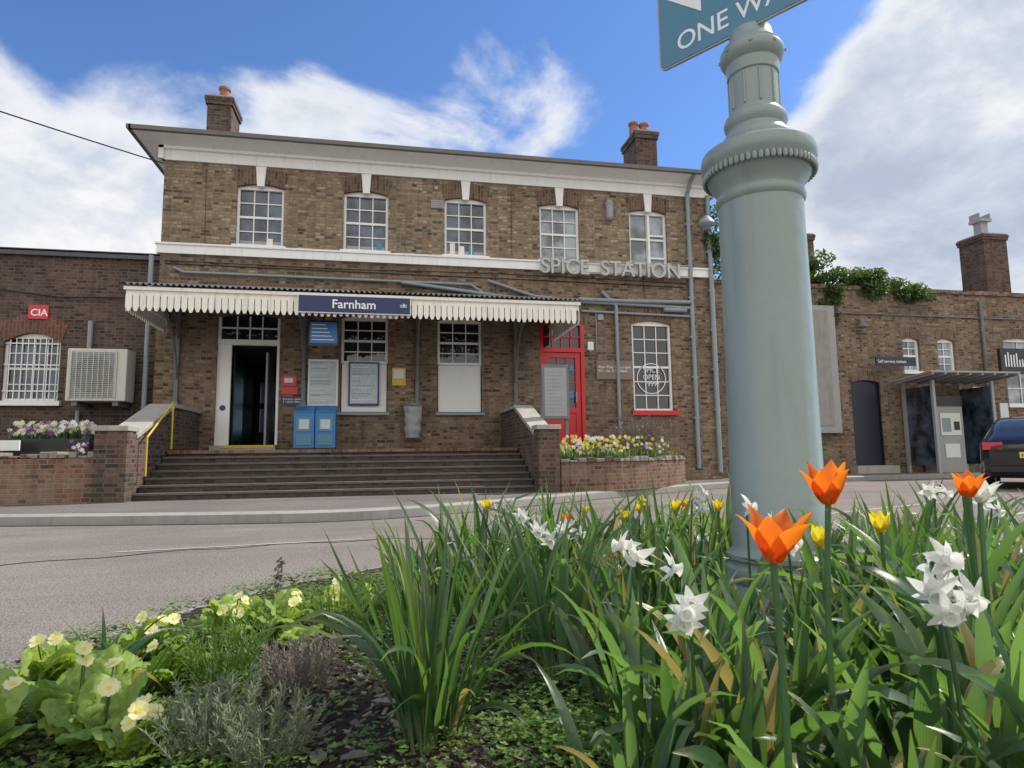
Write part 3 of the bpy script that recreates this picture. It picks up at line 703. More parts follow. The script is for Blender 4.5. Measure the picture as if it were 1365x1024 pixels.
b=MB(); b.box(15.75,16.65,1.35,1.9,.127,2.35,0); b.box(15.85,16.55,1.33,1.35,1.2,1.85,1); b.box(15.75,16.65,1.32,1.35,2.05,2.35,2); b.box(15.9,16.2,1.325,1.33,1.3,1.7,3); b.box(16.3,16.5,1.325,1.33,1.35,1.6,2)
b.box(15.95,16.45,1.33,1.35,.55,.95,1)
b.build('ticket_machine',['lead','paper','black','grey'],ss,bevel=.01)
def leafcard(b,p,s,rnd=random):
    d=Vector((rnd.gauss(0,1),rnd.gauss(0,1),rnd.gauss(0,1))).normalized(); a=d.orthogonal().normalized(); c=d.cross(a); col=(rnd.random(),0,0)
    b.poly([Vector(p)-a*s,Vector(p)-c*s*.6+a*.1*s,Vector(p)+a*s,Vector(p)+c*s*.6],0,col)
iv=empty('ivy'); b=MB()
def blob(cx,cy,cz,rx,ry,rz,n,s):
    for _ in range(n):
        d=Vector((random.gauss(0,1),random.gauss(0,1),random.gauss(0,1))).normalized()*(U(.55,1.15))
        leafcard(b,(cx+d.x*rx,cy+d.y*ry,cz+d.z*rz),U(.5,1.2)*s)
for _ in range(38):
    t=R(); x=12.0+4.4*t; blob(x,YW+U(-.2,.4),5.55+(1-t)*U(-.1,1.2)+U(-.1,.15),U(.2,.45),.35,U(.12,.34),300,.055)
for _ in range(7): blob(12.9+U(-.2,.3),YW-.05,U(4.6,5.6),.25,.15,.3,120,.055)
for _ in range(9): blob(8.25+U(-.25,.1),-.1,U(5.4,6.9),.16,.14,.3,140,.05)
b.build('ivy_leaves',['ivy'],iv)

b=MB(); P=[]
for k in range(25):
    t=k/24; P.append((-4.8-9*t,-.1-12.4*t,7.15-1.0*math.sin(t*math.pi*.5)*1.3*(1-.35*t)))
b.tube(P,.014,0,5); b.build('overhead_cable',['black'])

# ------------------------------------------------------------ flowers & foliage generators
def strap(b,base,az,t0,t1,L,W,m=0,seg=11,fold=.35,twist=0,pw=1.6,col=None):
    p=Vector(base); c0=R() if col is None else col
    rows=[]; ds=L/seg; wob=U(-.35,.35); wf=U(3,7); kink=U(.5,.9) if R()<.12 else 2; kk=U(.5,1.4)
    for k in range(seg+1):
        s=k/seg; t=t0+(t1-t0)*s**pw
        if s>kink: t+=kk
        az2=az+wob*math.sin(wf*s)*s
        d=Vector((math.sin(t)*math.cos(az2),math.sin(t)*math.sin(az2),math.cos(t)))
        side=Vector((-math.sin(az),math.cos(az),0)); up=d.cross(side)
        tw=twist*s; sd=side*math.cos(tw)+up*math.sin(tw); nn=d.cross(sd)
        w=W*.5*min(1,.55+1.2*s)*max(.03,(1-max(0,(s-.45)/.55)**2.2)) 
        rows.append((b.add(p-sd*w+nn*w*fold,(c0,s,0)),b.add(p,(c0,s,.5)),b.add(p+sd*w+nn*w*fold,(c0,s,1))))
        p=p+d*ds
    for a,c in zip(rows,rows[1:]):
        b.face((a[0],a[1],c[1],c[0]),m); b.face((a[1],a[2],c[2],c[1]),m)
    return p
CR=2.88; CC=Vector((1.68,-12.66))
def soilz(x,y):
    d=(Vector((x,y))-CC).length/CR
    return .09+.05*max(0,1-d*d)+.02*noise.noise(Vector((x*3,y*3,0)))+.010*noise.noise(Vector((x*14,y*14,3)))
# bed axes: a = across the bed, d = depth into the bed from its near edge
def bed(a,d): return (.981*a+.1942*d, -14.5+.981*d-.1942*a)
def clump(name,a,d,n,L,W,mat='daf',spread=.05,lean=.35,curl=.9,bent=.2):
    x,y=bed(a,d); z=soilz(x,y)-.01; b=MB()
    for i in range(n):
        az=U(0,2*math.pi); r=spread*math.sqrt(R()); l=L*U(.6,1.1)
        t0=U(.02,lean*.7); t1=t0+U(.05,curl)
        if R()<bent: t1=U(1.4,2.5); 
        strap(b,(x+r*math.cos(az),y+r*math.sin(az),z),az+U(-.5,.5),t0,t1,l,W*U(.6,1.25),twist=U(-1.6,1.6),pw=U(1.2,3.2),fold=U(.15,.6))
    return b.build(name,[mat],None,smooth=True,angle=0)
def frame_from(n):
    n=Vector(n).normalized(); a=n.orthogonal().normalized(); return a,n.cross(a),n
def stem(b,p0,p1,r,m,bow=.03):
    p0,p1=Vector(p0),Vector(p1); n=6; o=Vector((U(-1,1),U(-1,1),0))*bow
    P=[p0.lerp(p1,k/n)+o*math.sin(math.pi*k/n) for k in range(n+1)]
    i0=len(b.c)
    for a,c in zip(P,P[1:]): b.cyl(a,c,r,m,8,cap=False)
    for i in range(i0,len(b.c)): b.c[i]=(.5,.5,0)
def petal(b,c,A,B,Nn,ang,L,W,prof,m,cup=.3,seg=8,col=.5,pt=.75,wave=0):
    ca,sa=math.cos(ang),math.sin(ang); rad=A*ca+B*sa; tan=-A*sa+B*ca
    rows=[]; ph=U(0,6)
    for k in range(seg+1):
        s=k/seg; r,h=prof(s)
        w=W*.5*(math.sin(math.pi*min(1,(.12+.88*s))**.85)**(pt) if s<.999 else .0)+.0004
        row=[]
        for t in (-1,-.5,0,.5,1):
            q=Vector(c)+rad*(r*L-cup*w*t*t*.8+wave*L*math.sin(ph+s*7+t*2)*abs(t))+Nn*(h*L+cup*w*t*t*.25)+tan*w*t
            row.append(b.add(q,(min(1,col+.5*abs(t)*U(.8,1.1)),s*.7+.35*abs(t)*s,0)))
        rows.append(row)
    for a,d in zip(rows,rows[1:]):
        for q in range(4): b.face((a[q],a[q+1],d[q+1],d[q]),m)
def tulip(a,d,z,size=.075,mat='orange',open_=.5,lean=(0,0)):
    x,y=bed(a,d); sz=soilz(x,y); b=MB()
    top=Vector((x+lean[0],y+lean[1],z)); stem(b,(x,y,sz),top,.0048,1,.02)
    A,B,Nn=frame_from((lean[0]*2+U(-.12,.12),lean[1]*2-.1,1))
    for k in range(6):
        inner=k%2; o=open_*(1 if not inner else .55)+U(-.15,.15); ll=size*U(.9,1.06)
        prof=lambda s,o=o:(.05+.34*math.sin(min(1,s*1.7)*math.pi/2)+o*.55*s**2.6, s*1.0-.16*o*s**3)
        petal(b,top,A,B,Nn,k*math.pi/3+U(-.12,.12),ll,size*.54,prof,0,cup=.6,col=U(.0,.4),seg=12,pt=.95,wave=.018)
    for k in range(6):
        an=k*math.pi/3; b.cyl(top+Nn*.005,top+Nn*size*.45+(A*math.cos(an)+B*math.sin(an))*size*.12,.002,2,5)
    b.cyl(top,top+Nn*size*.4,.004,3,6)
    for k in range(3): strap(b,(x,y,sz-.01),U(0,6.28),.1,U(.5,1.1),U(.26,.36),U(.035,.05),1,twist=U(-.5,.5),fold=.5)
    return b.build('tulip',[mat,'tul','black','yell'],None,smooth=True,angle=0)
def daffodil(a,d,z,size=.035,mat='whitep',cupmat='whitep',heads=2,nm='daffodil_flower'):
    x,y=bed(a,d); sz=soilz(x,y); b=MB()
    base=Vector((x,y,sz)); tp=Vector((x+U(-.02,.02),y+U(-.02,.02),z+.01)); stem(b,base,tp,.0033,1,.015)
    for h in range(heads):
        an=-math.pi/2+U(-1.6,1.6); dr=Vector((math.cos(an),math.sin(an),U(-.6,.15)))
        c=tp+dr*.028*(1+h*.4)+Vector((U(-.025,.025),0,U(-.04,.02))); b.cyl(tp,c,.0025,1,6)
        A,B,Nn=frame_from(dr)
        for k in range(6):
            bk=U(-.75,-.05); ll=size*U(.85,1.08)
            prof=lambda s,bk=bk:(s*(.98+.15*bk*s),.1+bk*s*s)
            petal(b,c,A,B,Nn,k*math.pi/3+U(-.15,.15),ll,size*.46,prof,0,cup=.35,col=.3,seg=8,pt=.9,wave=.035)
        n=12; r0=[];r1=[];r2=[]
        for k in range(n):
            an2=2*math.pi*k/n; v=A*math.cos(an2)+B*math.sin(an2)
            r0.append(b.add(c+v*size*.16)); r1.append(b.add(c+v*size*.24+Nn*size*.35)); r2.append(b.add(c+v*size*.34*U(.9,1.1)+Nn*size*.5))
        for k in range(n):
            b.face((r0[k],r0[(k+1)%n],r1[(k+1)%n],r1[k]),2); b.face((r1[k],r1[(k+1)%n],r2[(k+1)%n],r2[k]),2)
    return b.build(nm,[mat,'daf',cupmat],None,smooth=True,angle=0)
def primrose(a,d,s=1,flowers=8,fl=True):
    x,y=bed(a,d); z=soilz(x,y); b=MB()
    for k in range(24):
        az=U(0,6.28); L=U(.09,.16)*s; W=L*.46; t0=U(.05,.7); t1=t0+U(.4,1.0); p=Vector((x,y,z)); rows=[]; seg=16; c0=R()
        for q in range(seg+1):
            u=q/seg; t=t0+(t1-t0)*u; dd=Vector((math.sin(t)*math.cos(az),math.sin(t)*math.sin(az),math.cos(t))); sd=Vector((-math.sin(az),math.cos(az),0)); nn=dd.cross(sd)
            w=W*.5*(.25+.95*math.sin(math.pi*(.08+.84*u))**.8) if u<1 else W*.15
            row=[]
            for j in range(-4,5):
                tt=j/4; wr=.16*w*math.cos(q*2.2+abs(j)*1.5)*(1 if j else -1.2)+U(-.07,.07)*w
                row.append(b.add(p+sd*w*tt*(1+U(-.08,.08))-nn*(wr+.25*w*tt*tt*(1 if q%2 else .6)),(min(1,max(0,c0*.6+.4*R()+(.3 if j==0 else 0))),0,0)))
            rows.append(row); p=p+dd*L/seg
        for r_,q_ in zip(rows,rows[1:]):
            for j in range(8): b.face((r_[j],r_[j+1],q_[j+1],q_[j]),0)
    b.build('primrose_plant',['prim'],None,smooth=True,angle=0)
    if not fl: return
    b=MB()
    for k in range(flowers):
        an=U(0,6.28); r=U(0,.06)*s; c=Vector((x+r*math.cos(an)+.01,y+r*math.sin(an)-.02,z+U(.10,.16)*s)); stem(b,(x,y,z),c,.002,1,.005)
        A,B,Nn=frame_from((math.cos(an)*.5,math.sin(an)*.5-.7,.8)); S_=.018
        for q in range(5):
            an2=q*1.2566+U(-.05,.05); rad=A*math.cos(an2)+B*math.sin(an2); tan=-A*math.sin(an2)+B*math.cos(an2)
            pts=[(0,0),(.45,.38),(.85,.52),(1.08,.28),(.98,0),(1.08,-.28),(.85,-.52),(.45,-.38)]
            tl=U(-.1,.35)
            b.poly([c+rad*S_*u+tan*S_*v*1.05+Nn*S_*(tl*u*u+.1*v) for u,v in pts],0,(R(),0,0))
        b.poly([c+Nn*.003+(A*math.cos(j*1.047)+B*math.sin(j*1.047))*.005 for j in range(6)],2)
    b.build('primrose_flowers',['pale','tul','yell'],None,smooth=False)
def needle_shrub(name,a,d,rad,h,n,mat,nl=38,ll=.018,lw=.003):
    x,y=bed(a,d); b=MB()
    for k in range(n):
        an=U(0,6.28); rr=rad*math.sqrt(R())*.6; bx,by=x+rr*math.cos(an),y+rr*math.sin(an); z=soilz(bx,by)
        tl=U(.1,.8); L=h*U(.6,1.1); d0=Vector((math.cos(an)*math.sin(tl),math.sin(an)*math.sin(tl),math.cos(tl)))
        p=Vector((bx,by,z)); q=p+d0*L+Vector((0,0,.02)); b.cyl(p,q,.0015,0,4,cap=False); c0=R()
        for j in range(nl):
            t=.15+.85*j/nl; o=p.lerp(q,t); dv=(Vector((U(-1,1),U(-1,1),U(-.3,1)))).normalized()
            dv=(dv+d0*.8).normalized(); sd=dv.orthogonal().normalized()*lw*.5; l=ll*U(.6,1.2)
            b.poly([o-sd,o+sd,o+dv*l+sd*.4,o+dv*l-sd*.4],0,(min(1,c0*.6+.4*t),0,0))
    b.build(name,[mat])

# ------------------------------------------------------------ traffic island bed
b=MB(); n=72
P0=[(CC.x+(CR+.12)*math.cos(2*math.pi*k/n),CC.y+(CR+.12)*math.sin(2*math.pi*k/n)) for k in range(n)]
P1=[(CC.x+CR*math.cos(2*math.pi*k/n),CC.y+CR*math.sin(2*math.pi*k/n)) for k in range(n)]
for k in range(n):
    a,c=P0[k],P0[(k+1)%n]; e_,f_=P1[(k+1)%n],P1[k]
    b.poly([(a[0],a[1],0),(c[0],c[1],0),(c[0],c[1],.05),(a[0],a[1],.05)]); b.poly([(a[0],a[1],.05),(c[0],c[1],.05),(e_[0],e_[1],.06),(f_[0],f_[1],.06)])
b.build('island_kerb',['kerb'])
b=MB(); NG=170; idx={}
for i in range(NG+1):
    for j in range(NG+1):
        x=CC.x-CR+2*CR*i/NG; y=CC.y-CR+2*CR*j/NG; dd=(Vector((x,y))-CC).length
        if dd<=CR+.04: idx[i,j]=b.add((x,y,soilz(x,y)-(.03*max(0,(dd-CR+.15)/.15))))
for i in range(NG):
    for j in range(NG):
        q=[(i,j),(i+1,j),(i+1,j+1),(i,j+1)]
        if all(k in idx for k in q): b.face([idx[k] for k in q])
b.build('flower_bed_soil',['soil'],None,smooth=True,angle=0)
b=MB()
for _ in range(9000):
    d=1.2+2.6*R()**1.5; a=U(-.75,.5)*d; x,y=bed(a,d)
    if (Vector((x,y))-CC).length>CR+.06: continue
    z=soilz(x,y); l=U(.006,.03); w=l*U(.2,.6); an=U(0,6.28); u=Vector((math.cos(an),math.sin(an),U(-.4,.4)))*l; v=Vector((-math.sin(an),math.cos(an),U(-.4,.4)))*w
    b.obox(Vector((x,y,z))-u/2,u,v,(0,0,.004),random.choice([0,0,1,2,2]))
b.build('bark_mulch',['soil','wood','dark'])
b=MB()
for (a,d) in ((-.42,1.42),(-.36,1.38),(-.62,2.2),(.02,1.36),(-.3,1.7),(-.48,1.55)):
    x,y=bed(a,d); strap(b,(x,y,soilz(x,y)+.012),U(0,6.28),1.5,1.6,.07,.035,0,seg=6,fold=.3)
b.build('fallen_leaves',['dry'],None,smooth=True,angle=0)
b=MB()
def gc(a,d,n,rad):
    for _ in range(n):
        rr=rad*math.sqrt(R()); an=U(0,6.28); x,y=bed(a+rr*math.cos(an),d+rr*math.sin(an))
        if (Vector((x,y))-CC).length>CR+.03: continue
        z=soilz(x,y)+U(.005,.05); c0=R(); st_=Vector((x,y,z))
        for q in range(random.choice([3,4,5])):
            a2=U(0,6.28); l=U(.006,.015); dv=Vector((math.cos(a2),math.sin(a2),U(-.1,.5))).normalized(); sd=Vector((-math.sin(a2),math.cos(a2),0))*l*.4
            b.poly([st_,st_+dv*l*.5+sd,st_+dv*l*1.1,st_+dv*l*.5-sd],0,(c0,0,0))
for _ in range(75):
    d=U(1.35,3.1); gc(U(-.75,.25)*d,d,random.randint(20,75),U(.05,.18))
for _ in range(60):
    d=U(1.3,2.6); gc(U(-.75,-.35)*d,d,75,.14)
for _ in range(60):
    d=U(2.2,3.7); gc(U(-.42,-.08)*d,d,90,.16)
for _ in range(30):
    d=U(1.3,1.9); gc(U(-.05,.35)*d,d,60,.12)
b.build('ground_cover',['weed'])

clump('daffodil_plant',-.19,1.47,54,.50,.016,spread=.05,lean=.6,curl=.5,bent=.07)
clump('daffodil_plant',-.17,1.50,22,.40,.017,spread=.05,lean=1.0,curl=.9,bent=.35)
for (a,d) in ((-.32,2.5),(-.1,2.4),(.12,2.35),(-.45,3.0),(-.18,3.1),(.1,3.0),(.35,2.7),(.33,2.2),(.15,1.95),(.3,1.75),(.42,1.95),(.5,2.4),(.6,2.9),(.4,3.3),(.8,3.3),(.75,2.7),(.2,3.5),(1.0,2.9),(1.2,2.5),(1.35,2.9),(1.6,2.6),(1.85,2.8),(1.5,2.2),(1.8,2.3),(1.25,2.1),(1.1,3.5),(1.6,3.5),(2.1,3.3),(2.2,2.7),(.0,3.5),(.6,3.6),(2.4,3.4),(-.02,2.1),(.22,2.55),(.55,2.15),(.75,2.05),(1.0,2.0),(1.1,1.95),(1.4,2.4),(.95,3.1),(1.75,3.1),(.3,3.0),(-.3,2.75)):
    clump('daffodil_plant',a+U(-.05,.05),d+U(-.05,.05),random.randint(20,32),U(.36,.55),U(.015,.028),random.choice(['daf','daf','tul']),spread=.08,lean=.6,curl=.9,bent=.22)
for (a,d,h) in ((.28,1.4,.42),(.45,1.55,.44),(.2,1.15,.3),(.38,1.1,.34),(.55,1.3,.4),(.62,1.65,.38),(.8,1.7,.36),(.95,1.5,.5),(1.15,1.7,.52),(1.3,1.9,.5),(.7,1.15,.4),(.85,1.2,.44),(1.0,1.25,.5),(.55,.95,.3),(.75,.95,.36),(.9,1.05,.42),(1.05,1.45,.45),(1.4,1.6,.52),(.34,.95,.22),(.62,.8,.26),(.45,1.25,.38),(.68,1.4,.38),(.25,1.6,.4),(.8,1.4,.4),(.48,.9,.26),(.98,.95,.4),(.3,1.25,.32)):
    clump('tulip_plant',a,d,random.randint(12,20),h,U(.018,.042),random.choice(['tul','tul','daf']),spread=.07,lean=.7,curl=1.2,bent=.28)
tulip(.345,.87,.605,.074,open_=.8)
tulip(.515,1.06,.665,.072,open_=.45)
tulip(.93,1.32,.655,.055,open_=.6); tulip(.98,1.36,.64,.055,'whitep',.7); tulip(.99,1.42,.65,.05,'orange',.5)
tulip(.75,1.6,.52,.055,'yell',.1); tulip(.96,1.7,.54,.055,'yell',.15); tulip(.82,2.6,.52,.05,'yell',.3)
tulip(-.12,3.0,.50,.055,'yell',.3); tulip(.25,3.0,.44,.05,'orange',.2); tulip(.5,2.9,.46,.05,'yell',.4); tulip(.35,3.2,.46,.05,'yell',.5); tulip(.72,2.9,.5,.05,'yell',.4); tulip(.62,3.2,.47,.05,'yell',.3)
for (a,d,z,s,h) in ((.24,1.3,.555,.040,3),(.31,1.15,.50,.037,3),(.68,1.05,.56,.042,3),(.72,1.1,.55,.04,3),(.66,1.0,.52,.036,2),(.64,1.8,.58,.04,2),(.7,1.65,.54,.038,2),(.1,2.2,.51,.042,2),(.15,2.3,.5,.042,3),(.02,2.5,.53,.038,2),(1.5,2.3,.6,.042,2),(1.75,2.4,.55,.042,2),(.85,3.0,.55,.04,2),(.6,2.2,.58,.038,2)):
    daffodil(a,d,z,s,heads=h)
for (a,d,z) in ((.9,3.4,.5),(.7,3.5,.5)): daffodil(a,d,z,.04,'yell','orange',1)
for (a,d,s,f) in ((-1.07,1.62,1.3,2),(-.92,1.5,1.15,3),(-1.28,1.85,1.2,3),(-1.22,1.5,1.2,1),(-1.4,1.65,1.1,2),(-.80,1.42,.9,6),(-.95,2.25,1.15,5),(-.78,2.3,1.2,4),(-1.15,2.1,1.1,5),(-.7,2.15,.8,0),(-1.0,1.85,1.1,1),(-1.15,1.4,1.15,0),(-.55,2.7,.9,0),(-.7,2.6,1.0,3)):
    primrose(a,d,s,f,f>0)
needle_shrub('rosemary_shrub',-.66,1.45,.11,.14,70,'gray'); needle_shrub('rosemary_shrub',-.52,1.4,.09,.12,44,'gray')
needle_shrub('green_shrub',-.84,1.9,.12,.17,60,'weed',ll=.022); needle_shrub('green_shrub',-.62,2.35,.14,.17,60,'weed'); needle_shrub('green_shrub',-.45,2.6,.14,.15,50,'weed')
needle_shrub('lavender_plant',-.6,1.85,.12,.11,80,'dry',ll=.014)
def fewleaves(name,a,d,n,L,W,mat):
    clump(name,a,d,n,L,W,mat,spread=.03,lean=.9,curl=1.6,bent=.4)
fewleaves('daffodil_plant',-1.15,1.85,9,.27,.018,'daf'); fewleaves('daffodil_plant',-1.0,1.7,8,.30,.024,'daf'); fewleaves('hyacinth_plant',-.82,2.45,9,.2,.02,'daf')
x,y=bed(-.88,2.45); z=soilz(x,y); b=MB(); b.cyl((x,y,z),(x+.01,y,z+.24),.004,0,6)
for k in range(50): leafcard(b,(x+U(-.015,.015),y+U(-.015,.015),z+U(.12,.27)),.012)
b.build('withered_hyacinth',['dry'])
def patch(name,pts,n,h,mats,ls=.02,fp=.2,fs=1.0):
    b=MB()
    for _ in range(n):
        (xa,xb,y0,y1,z)=random.choice(pts); x,y=U(xa,xb),U(y0,y1)
        az=U(0,6.28); hh=h*U(.4,1.0)*(.75+.5*noise.noise(Vector((x*2.5,y*2.5,1)))); strap(b,(x,y,z),az,U(0,.4),U(.3,1.5),hh,ls,0,seg=4)
        if R()<fp:
            p=Vector((x+U(-.05,.05),y-.03,z+h*U(.35,1.0))); m=random.choice(range(1,len(mats)))
            for q in range(6):
                A,B,Nn=frame_from((U(-.5,.5),-1,U(0,.6))); a2=q*1.05; v=A*math.cos(a2)+B*math.sin(a2); w=A*math.cos(a2+1.2)+B*math.sin(a2+1.2)
                b.poly([p,p+(v*.03+w*.015)*fs,p+v*.045*fs,p+(v*.03-w*.015)*fs],m)
    return b.build(name,mats,None,smooth=True,angle=0)
patch('spring_flowers',[(3.1,4.6,-3.3,-1.5,.62),(4.2,6.2,-1.9,-.4,.62),(3.1,4.2,-3.5,-3.0,.62),(4.8,5.5,-2.5,-1.8,.62)],2200,.48,['daf','yell','yell','whitep','whitep'],fp=.10,fs=.9)
patch('trough_flowers',[(-5.95,-4.8,-2.85,-2.5,1.08)],520,.32,['daf','whitep','purple','whitep','pale'],fp=.45,fs=.9)
patch('purple_border_flowers',[(-4.9,-4.4,-3.2,-2.5,.8),(-7.6,-6.2,-3.3,-2.6,.78)],220,.28,['daf','purple','whitep'],fp=.3,fs=.8)
b=MB()
for _ in range(900):
    x,y=5.2+random.gauss(0,.35),-1.9+random.gauss(0,.25); leafcard(b,(x,y,.85+abs(random.gauss(0,.28))),.022)
for _ in range(130): b.cyl((5.2,-1.9,.6),(5.2+random.gauss(0,.4),-1.9+random.gauss(0,.3),1.35+U(-.3,.25)),.006,0,4)
b.build('bare_shrub',['dry'])

# ------------------------------------------------------------ cast iron column + sign
px,py=bed(.938,2.3)
cl=empty('cast_iron_column'); b=MB()
pf=[(.30,.05),(.30,.12),(.27,.15),(.235,.17),(.225,.21),(.20,.24),(.19,.27),(.175,.30),(.185,.315),(.190,.335),(.185,.355),(.172,.365),(.172,.375),(.182,.385),(.182,.40),(.162,.415),(.157,.43),
 (.150,1.66),(.150,1.665),(.158,1.675),(.160,1.69),(.158,1.70),(.152,1.71),(.160,1.735),(.178,1.76),(.186,1.775),(.190,1.80),(.203,1.815),(.207,1.84),(.203,1.865),(.19,1.875),(.15,1.885),(.125,1.895),
 (.120,1.905),(.124,1.92),(.120,1.935),(.106,1.95),(.102,1.965),(.112,1.98),(.115,1.995),(.111,2.01),(.098,2.02),(.094,2.03),(.094,2.035),(.088,2.04),(.088,2.175),(.094,2.18),(.096,2.21),(.096,2.225),(.106,2.235),(.115,2.25),(.118,2.265),(.115,2.28),(.104,2.29),(.104,2.30),(.092,2.31),(.080,2.335),(.078,2.36),(.068,2.365),(.05,2.37),(.048,2.95),(.03,2.97)]
b.lathe(px,py,pf,0,64)
for k in range(60):
    a=2*math.pi*k/60; cx_,cy_=px+.196*math.cos(a),py+.196*math.sin(a); b.lathe(cx_,cy_,[(.001,1.768),(.007,1.773),(.009,1.783),(.007,1.795),(.001,1.802)],0,6)
for k in range(10):
    a=2*math.pi*k/10; b.cyl((px+.089*math.cos(a),py+.089*math.sin(a),2.045),(px+.089*math.cos(a),py+.089*math.sin(a),2.17),.005,0,6)
b.build('column',['pole'],cl,smooth=True,angle=35)
b=MB()
for k in range(8):
    a=2*math.pi*k/8+.2; b.cyl((px+.107*math.cos(a),py+.107*math.sin(a),2.265),(px+.122*math.cos(a),py+.122*math.sin(a),2.265),.006,0,6)
b.build('bolts',['pole'],cl)
dirv=Vector((.549,-.836,0))
p1=Vector((1.12,-12.15,2.345))
rs=empty('one_way_sign',loc=p1,rz=math.atan2(dirv.y,dirv.x))
b=MB(); W_,H_=.86,.50; rr=.03
def rrect(xa,xb,z0,z1,r):
    P=[]
    for cx_,cz_,a0 in ((xb-r,z1-r,0),(xa+r,z1-r,90),(xa+r,z0+r,180),(xb-r,z0+r,270)):
        for k in range(5):
            a=math.radians(a0+k*22.5); P.append((cx_+r*math.cos(a),cz_+r*math.sin(a)))
    return P[::-1]
b.prism(rrect(0,W_,0,H_,rr),-.004,.006,1); b.prism(rrect(.008,W_-.008,.008,H_-.008,rr-.006),-.006,-.0041,0)
ar=[(.05,.30),(.20,.43),(.20,.36),(.80,.36),(.80,.24),(.20,.24),(.20,.17)]
b.prism(ar[::-1],-.0085,-.0062,2)
b.box(.2,.5,.006,.03,.05,.08,3); b.box(.2,.5,.006,.03,.4,.43,3)
b.build('sign_plate',['signblue','lead','txt','lead'],rs)
text('ONE WAY',.108,(.085,-.0065,.05),rs,'txt','sign_text',.0008,xs=1.0,off=.0005)

# ------------------------------------------------------------ car
car=empty('parked_car',loc=(11.8,-4.75,0),rz=-math.radians(50))
b=MB()
stn=[(0.0,.72,.42,.80,.66,.84),(.06,.82,.30,.84,.70,.93),(.22,.86,.24,.90,.72,1.02),(.36,.875,.22,.93,.66,1.12),(.72,.88,.2,.94,.60,1.34),(1.5,.88,.2,.94,.60,1.42),(2.3,.88,.2,.93,.58,1.38),(3.0,.88,.2,.92,.66,1.02),(3.3,.87,.2,.88,.72,.93),(3.9,.84,.22,.80,.68,.82),(4.2,.74,.28,.66,.6,.70)]
rows=[]
for (y,hw,zb,zt,tw,zp) in stn:
    half=[(hw*.86,zb),(hw*.97,zb+.08),(hw,(zb+zt)/2),(hw*.985,zt-.06),(hw*.95,zt),(tw+.02,zp-.05 if zp-zt>.12 else zt+(zp-zt)*.6),(tw*.85,zp),(0,zp+.015)]
    pts=half+[(-x,z) for x,z in half[-2::-1]]
    rows.append([b.add((x,y,z)) for x,z in pts])
np_=len(rows[0])
for i,(a,c) in enumerate(zip(rows,rows[1:])):
    for k in range(np_-1):
        m=0
        if k in (4,9) and 3<=i<=6: m=1
        if i==3 and k in (6,7): m=1
        if i==6 and k in (5,6,7,8): m=1
        b.face((a[k],c[k],c[k+1],a[k+1]),m)
    b.face((a[-1],c[-1],c[0],a[0]),0)
b.face(rows[0],0); b.face(rows[-1][::-1],0)
cp,ntc,bs_=newmat('black_car_paint'); bs_.inputs['Base Color'].default_value=(.008,.008,.01,1); bs_.inputs['Roughness'].default_value=.18; bs_.inputs['Coat Weight'].default_value=1
M['carpaint']=cp
b.build('body',['carpaint','glassdk'],car,smooth=True,angle=28)
b=MB()
for x in (-.80,.80):
    for y in (.78,3.4):
        s=1 if x>0 else -1
        b.cyl((x-s*.12,y,.31),(x+s*.08,y,.31),.31,0,28); b.cyl((x+s*.081,y,.31),(x+s*.09,y,.31),.2,1,20)
        for k in range(5):
            a=k*1.2566; b.cyl((x+s*.095,y,.31),(x+s*.095,y+.18*math.cos(a),.31+.18*math.sin(a)),.022,1,6)
b.build('wheels',['black','lead'],car)
b=MB()
b.box(-.26,.26,-.025,.0,.60,.71,0); b.box(-.81,-.5,-.0,.12,.76,.90,1); b.box(.5,.81,-.0,.12,.76,.90,1); b.box(-.72,.72,-.05,.06,.34,.44,2); b.box(-.5,.5,.05,.08,.93,.935,2)
b.build('rear_fittings',['yplate','redsign','black'],car,bevel=.01)
text('HW58 FXK',.095,(0,-.028,.62),car,'black','plate_text',.001,align='CENTER')

# ------------------------------------------------------------ world, sun, camera
AZ,EL=math.radians(76),math.radians(47)
w=bpy.data.worlds.new('World'); scene.world=w; w.use_nodes=True; nt=w.node_tree
bg=nt.nodes['Background']; bg.inputs[1].default_value=.145
sky=N(nt,'ShaderNodeTexSky'); sky.sky_type='NISHITA'; sky.sun_disc=False; sky.sun_elevation=EL; sky.sun_rotation=AZ
sky.air_density=1.0; sky.dust_density=.3; sky.ozone_density=2.5
tc_=N(nt,'ShaderNodeTexCoord').outputs['Generated']
mp=N(nt,'ShaderNodeMapping'); mp.inputs['Scale'].default_value=(1,1,1.7); mp.inputs['Location'].default_value=(.35,.1,.2); nt.links.new(tc_,mp.inputs[0])
n1=noi(nt,mp.outputs[0],3.2,12,.6,.35)
bias=None
def blobdir(v,rdeg,wt):
    global bias
    v=Vector(v).normalized()
    d=N(nt,'ShaderNodeVectorMath',operation='DOT_PRODUCT'); nt.links.new(tc_,d.inputs[0]); d.inputs[1].default_value=v
    o=mr(nt,d.outputs['Value'],math.cos(math.radians(rdeg)),1,0,wt,True)
    if bias is None: bias=o
    else:
        a=N(nt,'ShaderNodeMath',operation='ADD'); nt.links.new(bias,a.inputs[0]); nt.links.new(o,a.inputs[1]); bias=a.outputs[0]
blobdir((-.45,.844,.26),20,.34); blobdir((-.24,.88,.42),14,.30); blobdir((-.10,.89,.44),10,.16); blobdir((-.02,.89,.46),11,.22); blobdir((.19,.84,.50),8,.12); blobdir((-.55,.85,.50),7,.14)
blobdir((.72,.62,.28),22,.34); blobdir((.80,.50,.46),17,.28); blobdir((.60,.72,.42),9,.12)
blobdir((-.25,1,.74),18,-.28); blobdir((-.60,1.06,.70),15,-.12); blobdir((.48,.85,.70),14,-.20)
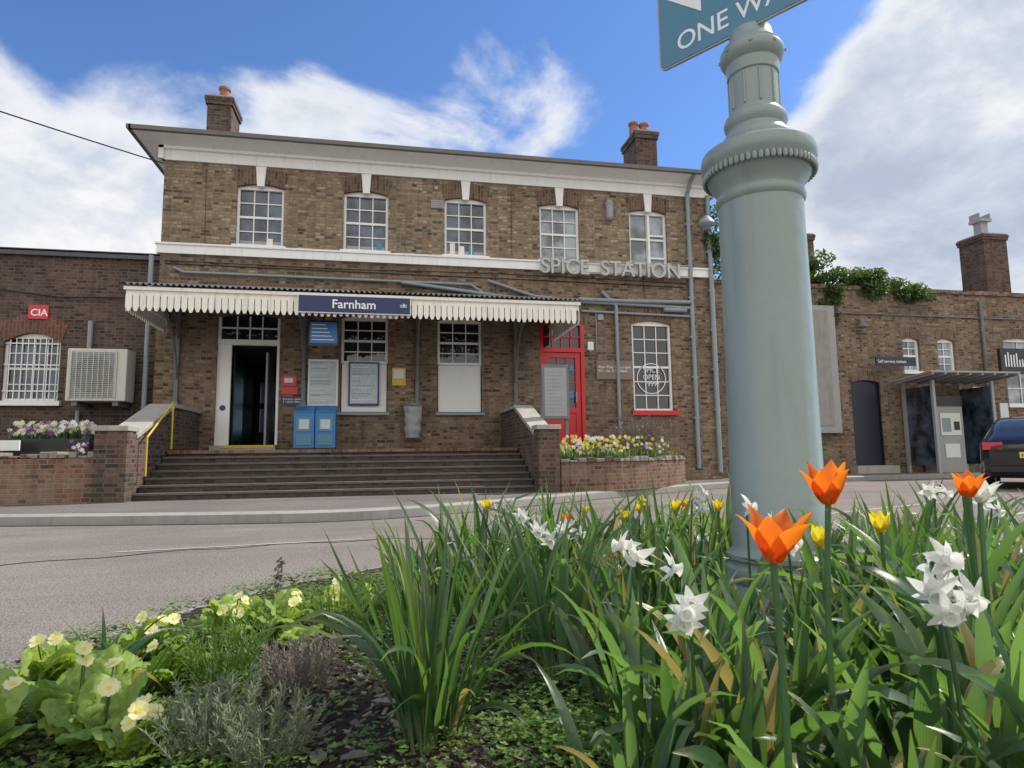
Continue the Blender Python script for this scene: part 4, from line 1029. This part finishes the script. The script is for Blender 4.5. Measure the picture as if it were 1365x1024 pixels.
blobdir((0,-1,.35),75,.32); blobdir((-.8,-.5,.5),50,.2); blobdir((.7,-.6,.6),50,.2)  # unseen cloud cover behind the camera, added to light the facade
ad=N(nt,'ShaderNodeMath',operation='ADD'); nt.links.new(n1,ad.inputs[0]); nt.links.new(bias,ad.inputs[1])
mask=mr(nt,ad.outputs[0],.55,.80,0,1,True)
n2=noi(nt,mp.outputs[0],4.5,8,.6,.2)
dens=mr(nt,ad.outputs[0],.68,.95,0,1,True)
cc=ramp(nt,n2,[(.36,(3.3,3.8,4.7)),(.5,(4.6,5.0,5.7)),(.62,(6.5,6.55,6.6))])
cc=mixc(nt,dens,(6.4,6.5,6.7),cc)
# cloud behind the camera, brightened as added fill light for the facade
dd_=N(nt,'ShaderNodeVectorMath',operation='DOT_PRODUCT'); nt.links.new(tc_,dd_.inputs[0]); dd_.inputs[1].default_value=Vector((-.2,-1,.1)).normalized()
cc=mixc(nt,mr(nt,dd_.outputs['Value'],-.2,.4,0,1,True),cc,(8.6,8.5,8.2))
skyt=mixc(nt,1.0,sky.outputs[0],(.70,.92,1.22),'MULTIPLY')
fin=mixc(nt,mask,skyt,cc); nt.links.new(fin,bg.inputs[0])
sv=Vector((math.sin(AZ)*math.cos(EL),math.cos(AZ)*math.cos(EL),math.sin(EL)))
L=bpy.data.lights.new('sun','SUN'); L.energy=5; L.angle=math.radians(.5); L.color=(1,.94,.84)
lo=bpy.data.objects.new('sun',L); scene.collection.objects.link(lo); lo.rotation_euler=(-sv).to_track_quat('-Z','Y').to_euler(); lo.location=(20,5,20)
cd=bpy.data.cameras.new('camera'); cam=bpy.data.objects.new('camera',cd); scene.collection.objects.link(cam); scene.camera=cam
cd.sensor_width=36; cd.lens=22.42; cd.clip_start=.05; cd.clip_end=2000
mw=Matrix.Rotation(-math.radians(11.2),4,'Z')@Matrix.Rotation(math.radians(90+6.45),4,'X')@Matrix.Rotation(-math.radians(.7),4,'Z')
mw.translation=Vector((0,-14.5,.75)); cam.matrix_world=mw
cd.dof.use_dof=True; cd.dof.focus_distance=8; cd.dof.aperture_fstop=14
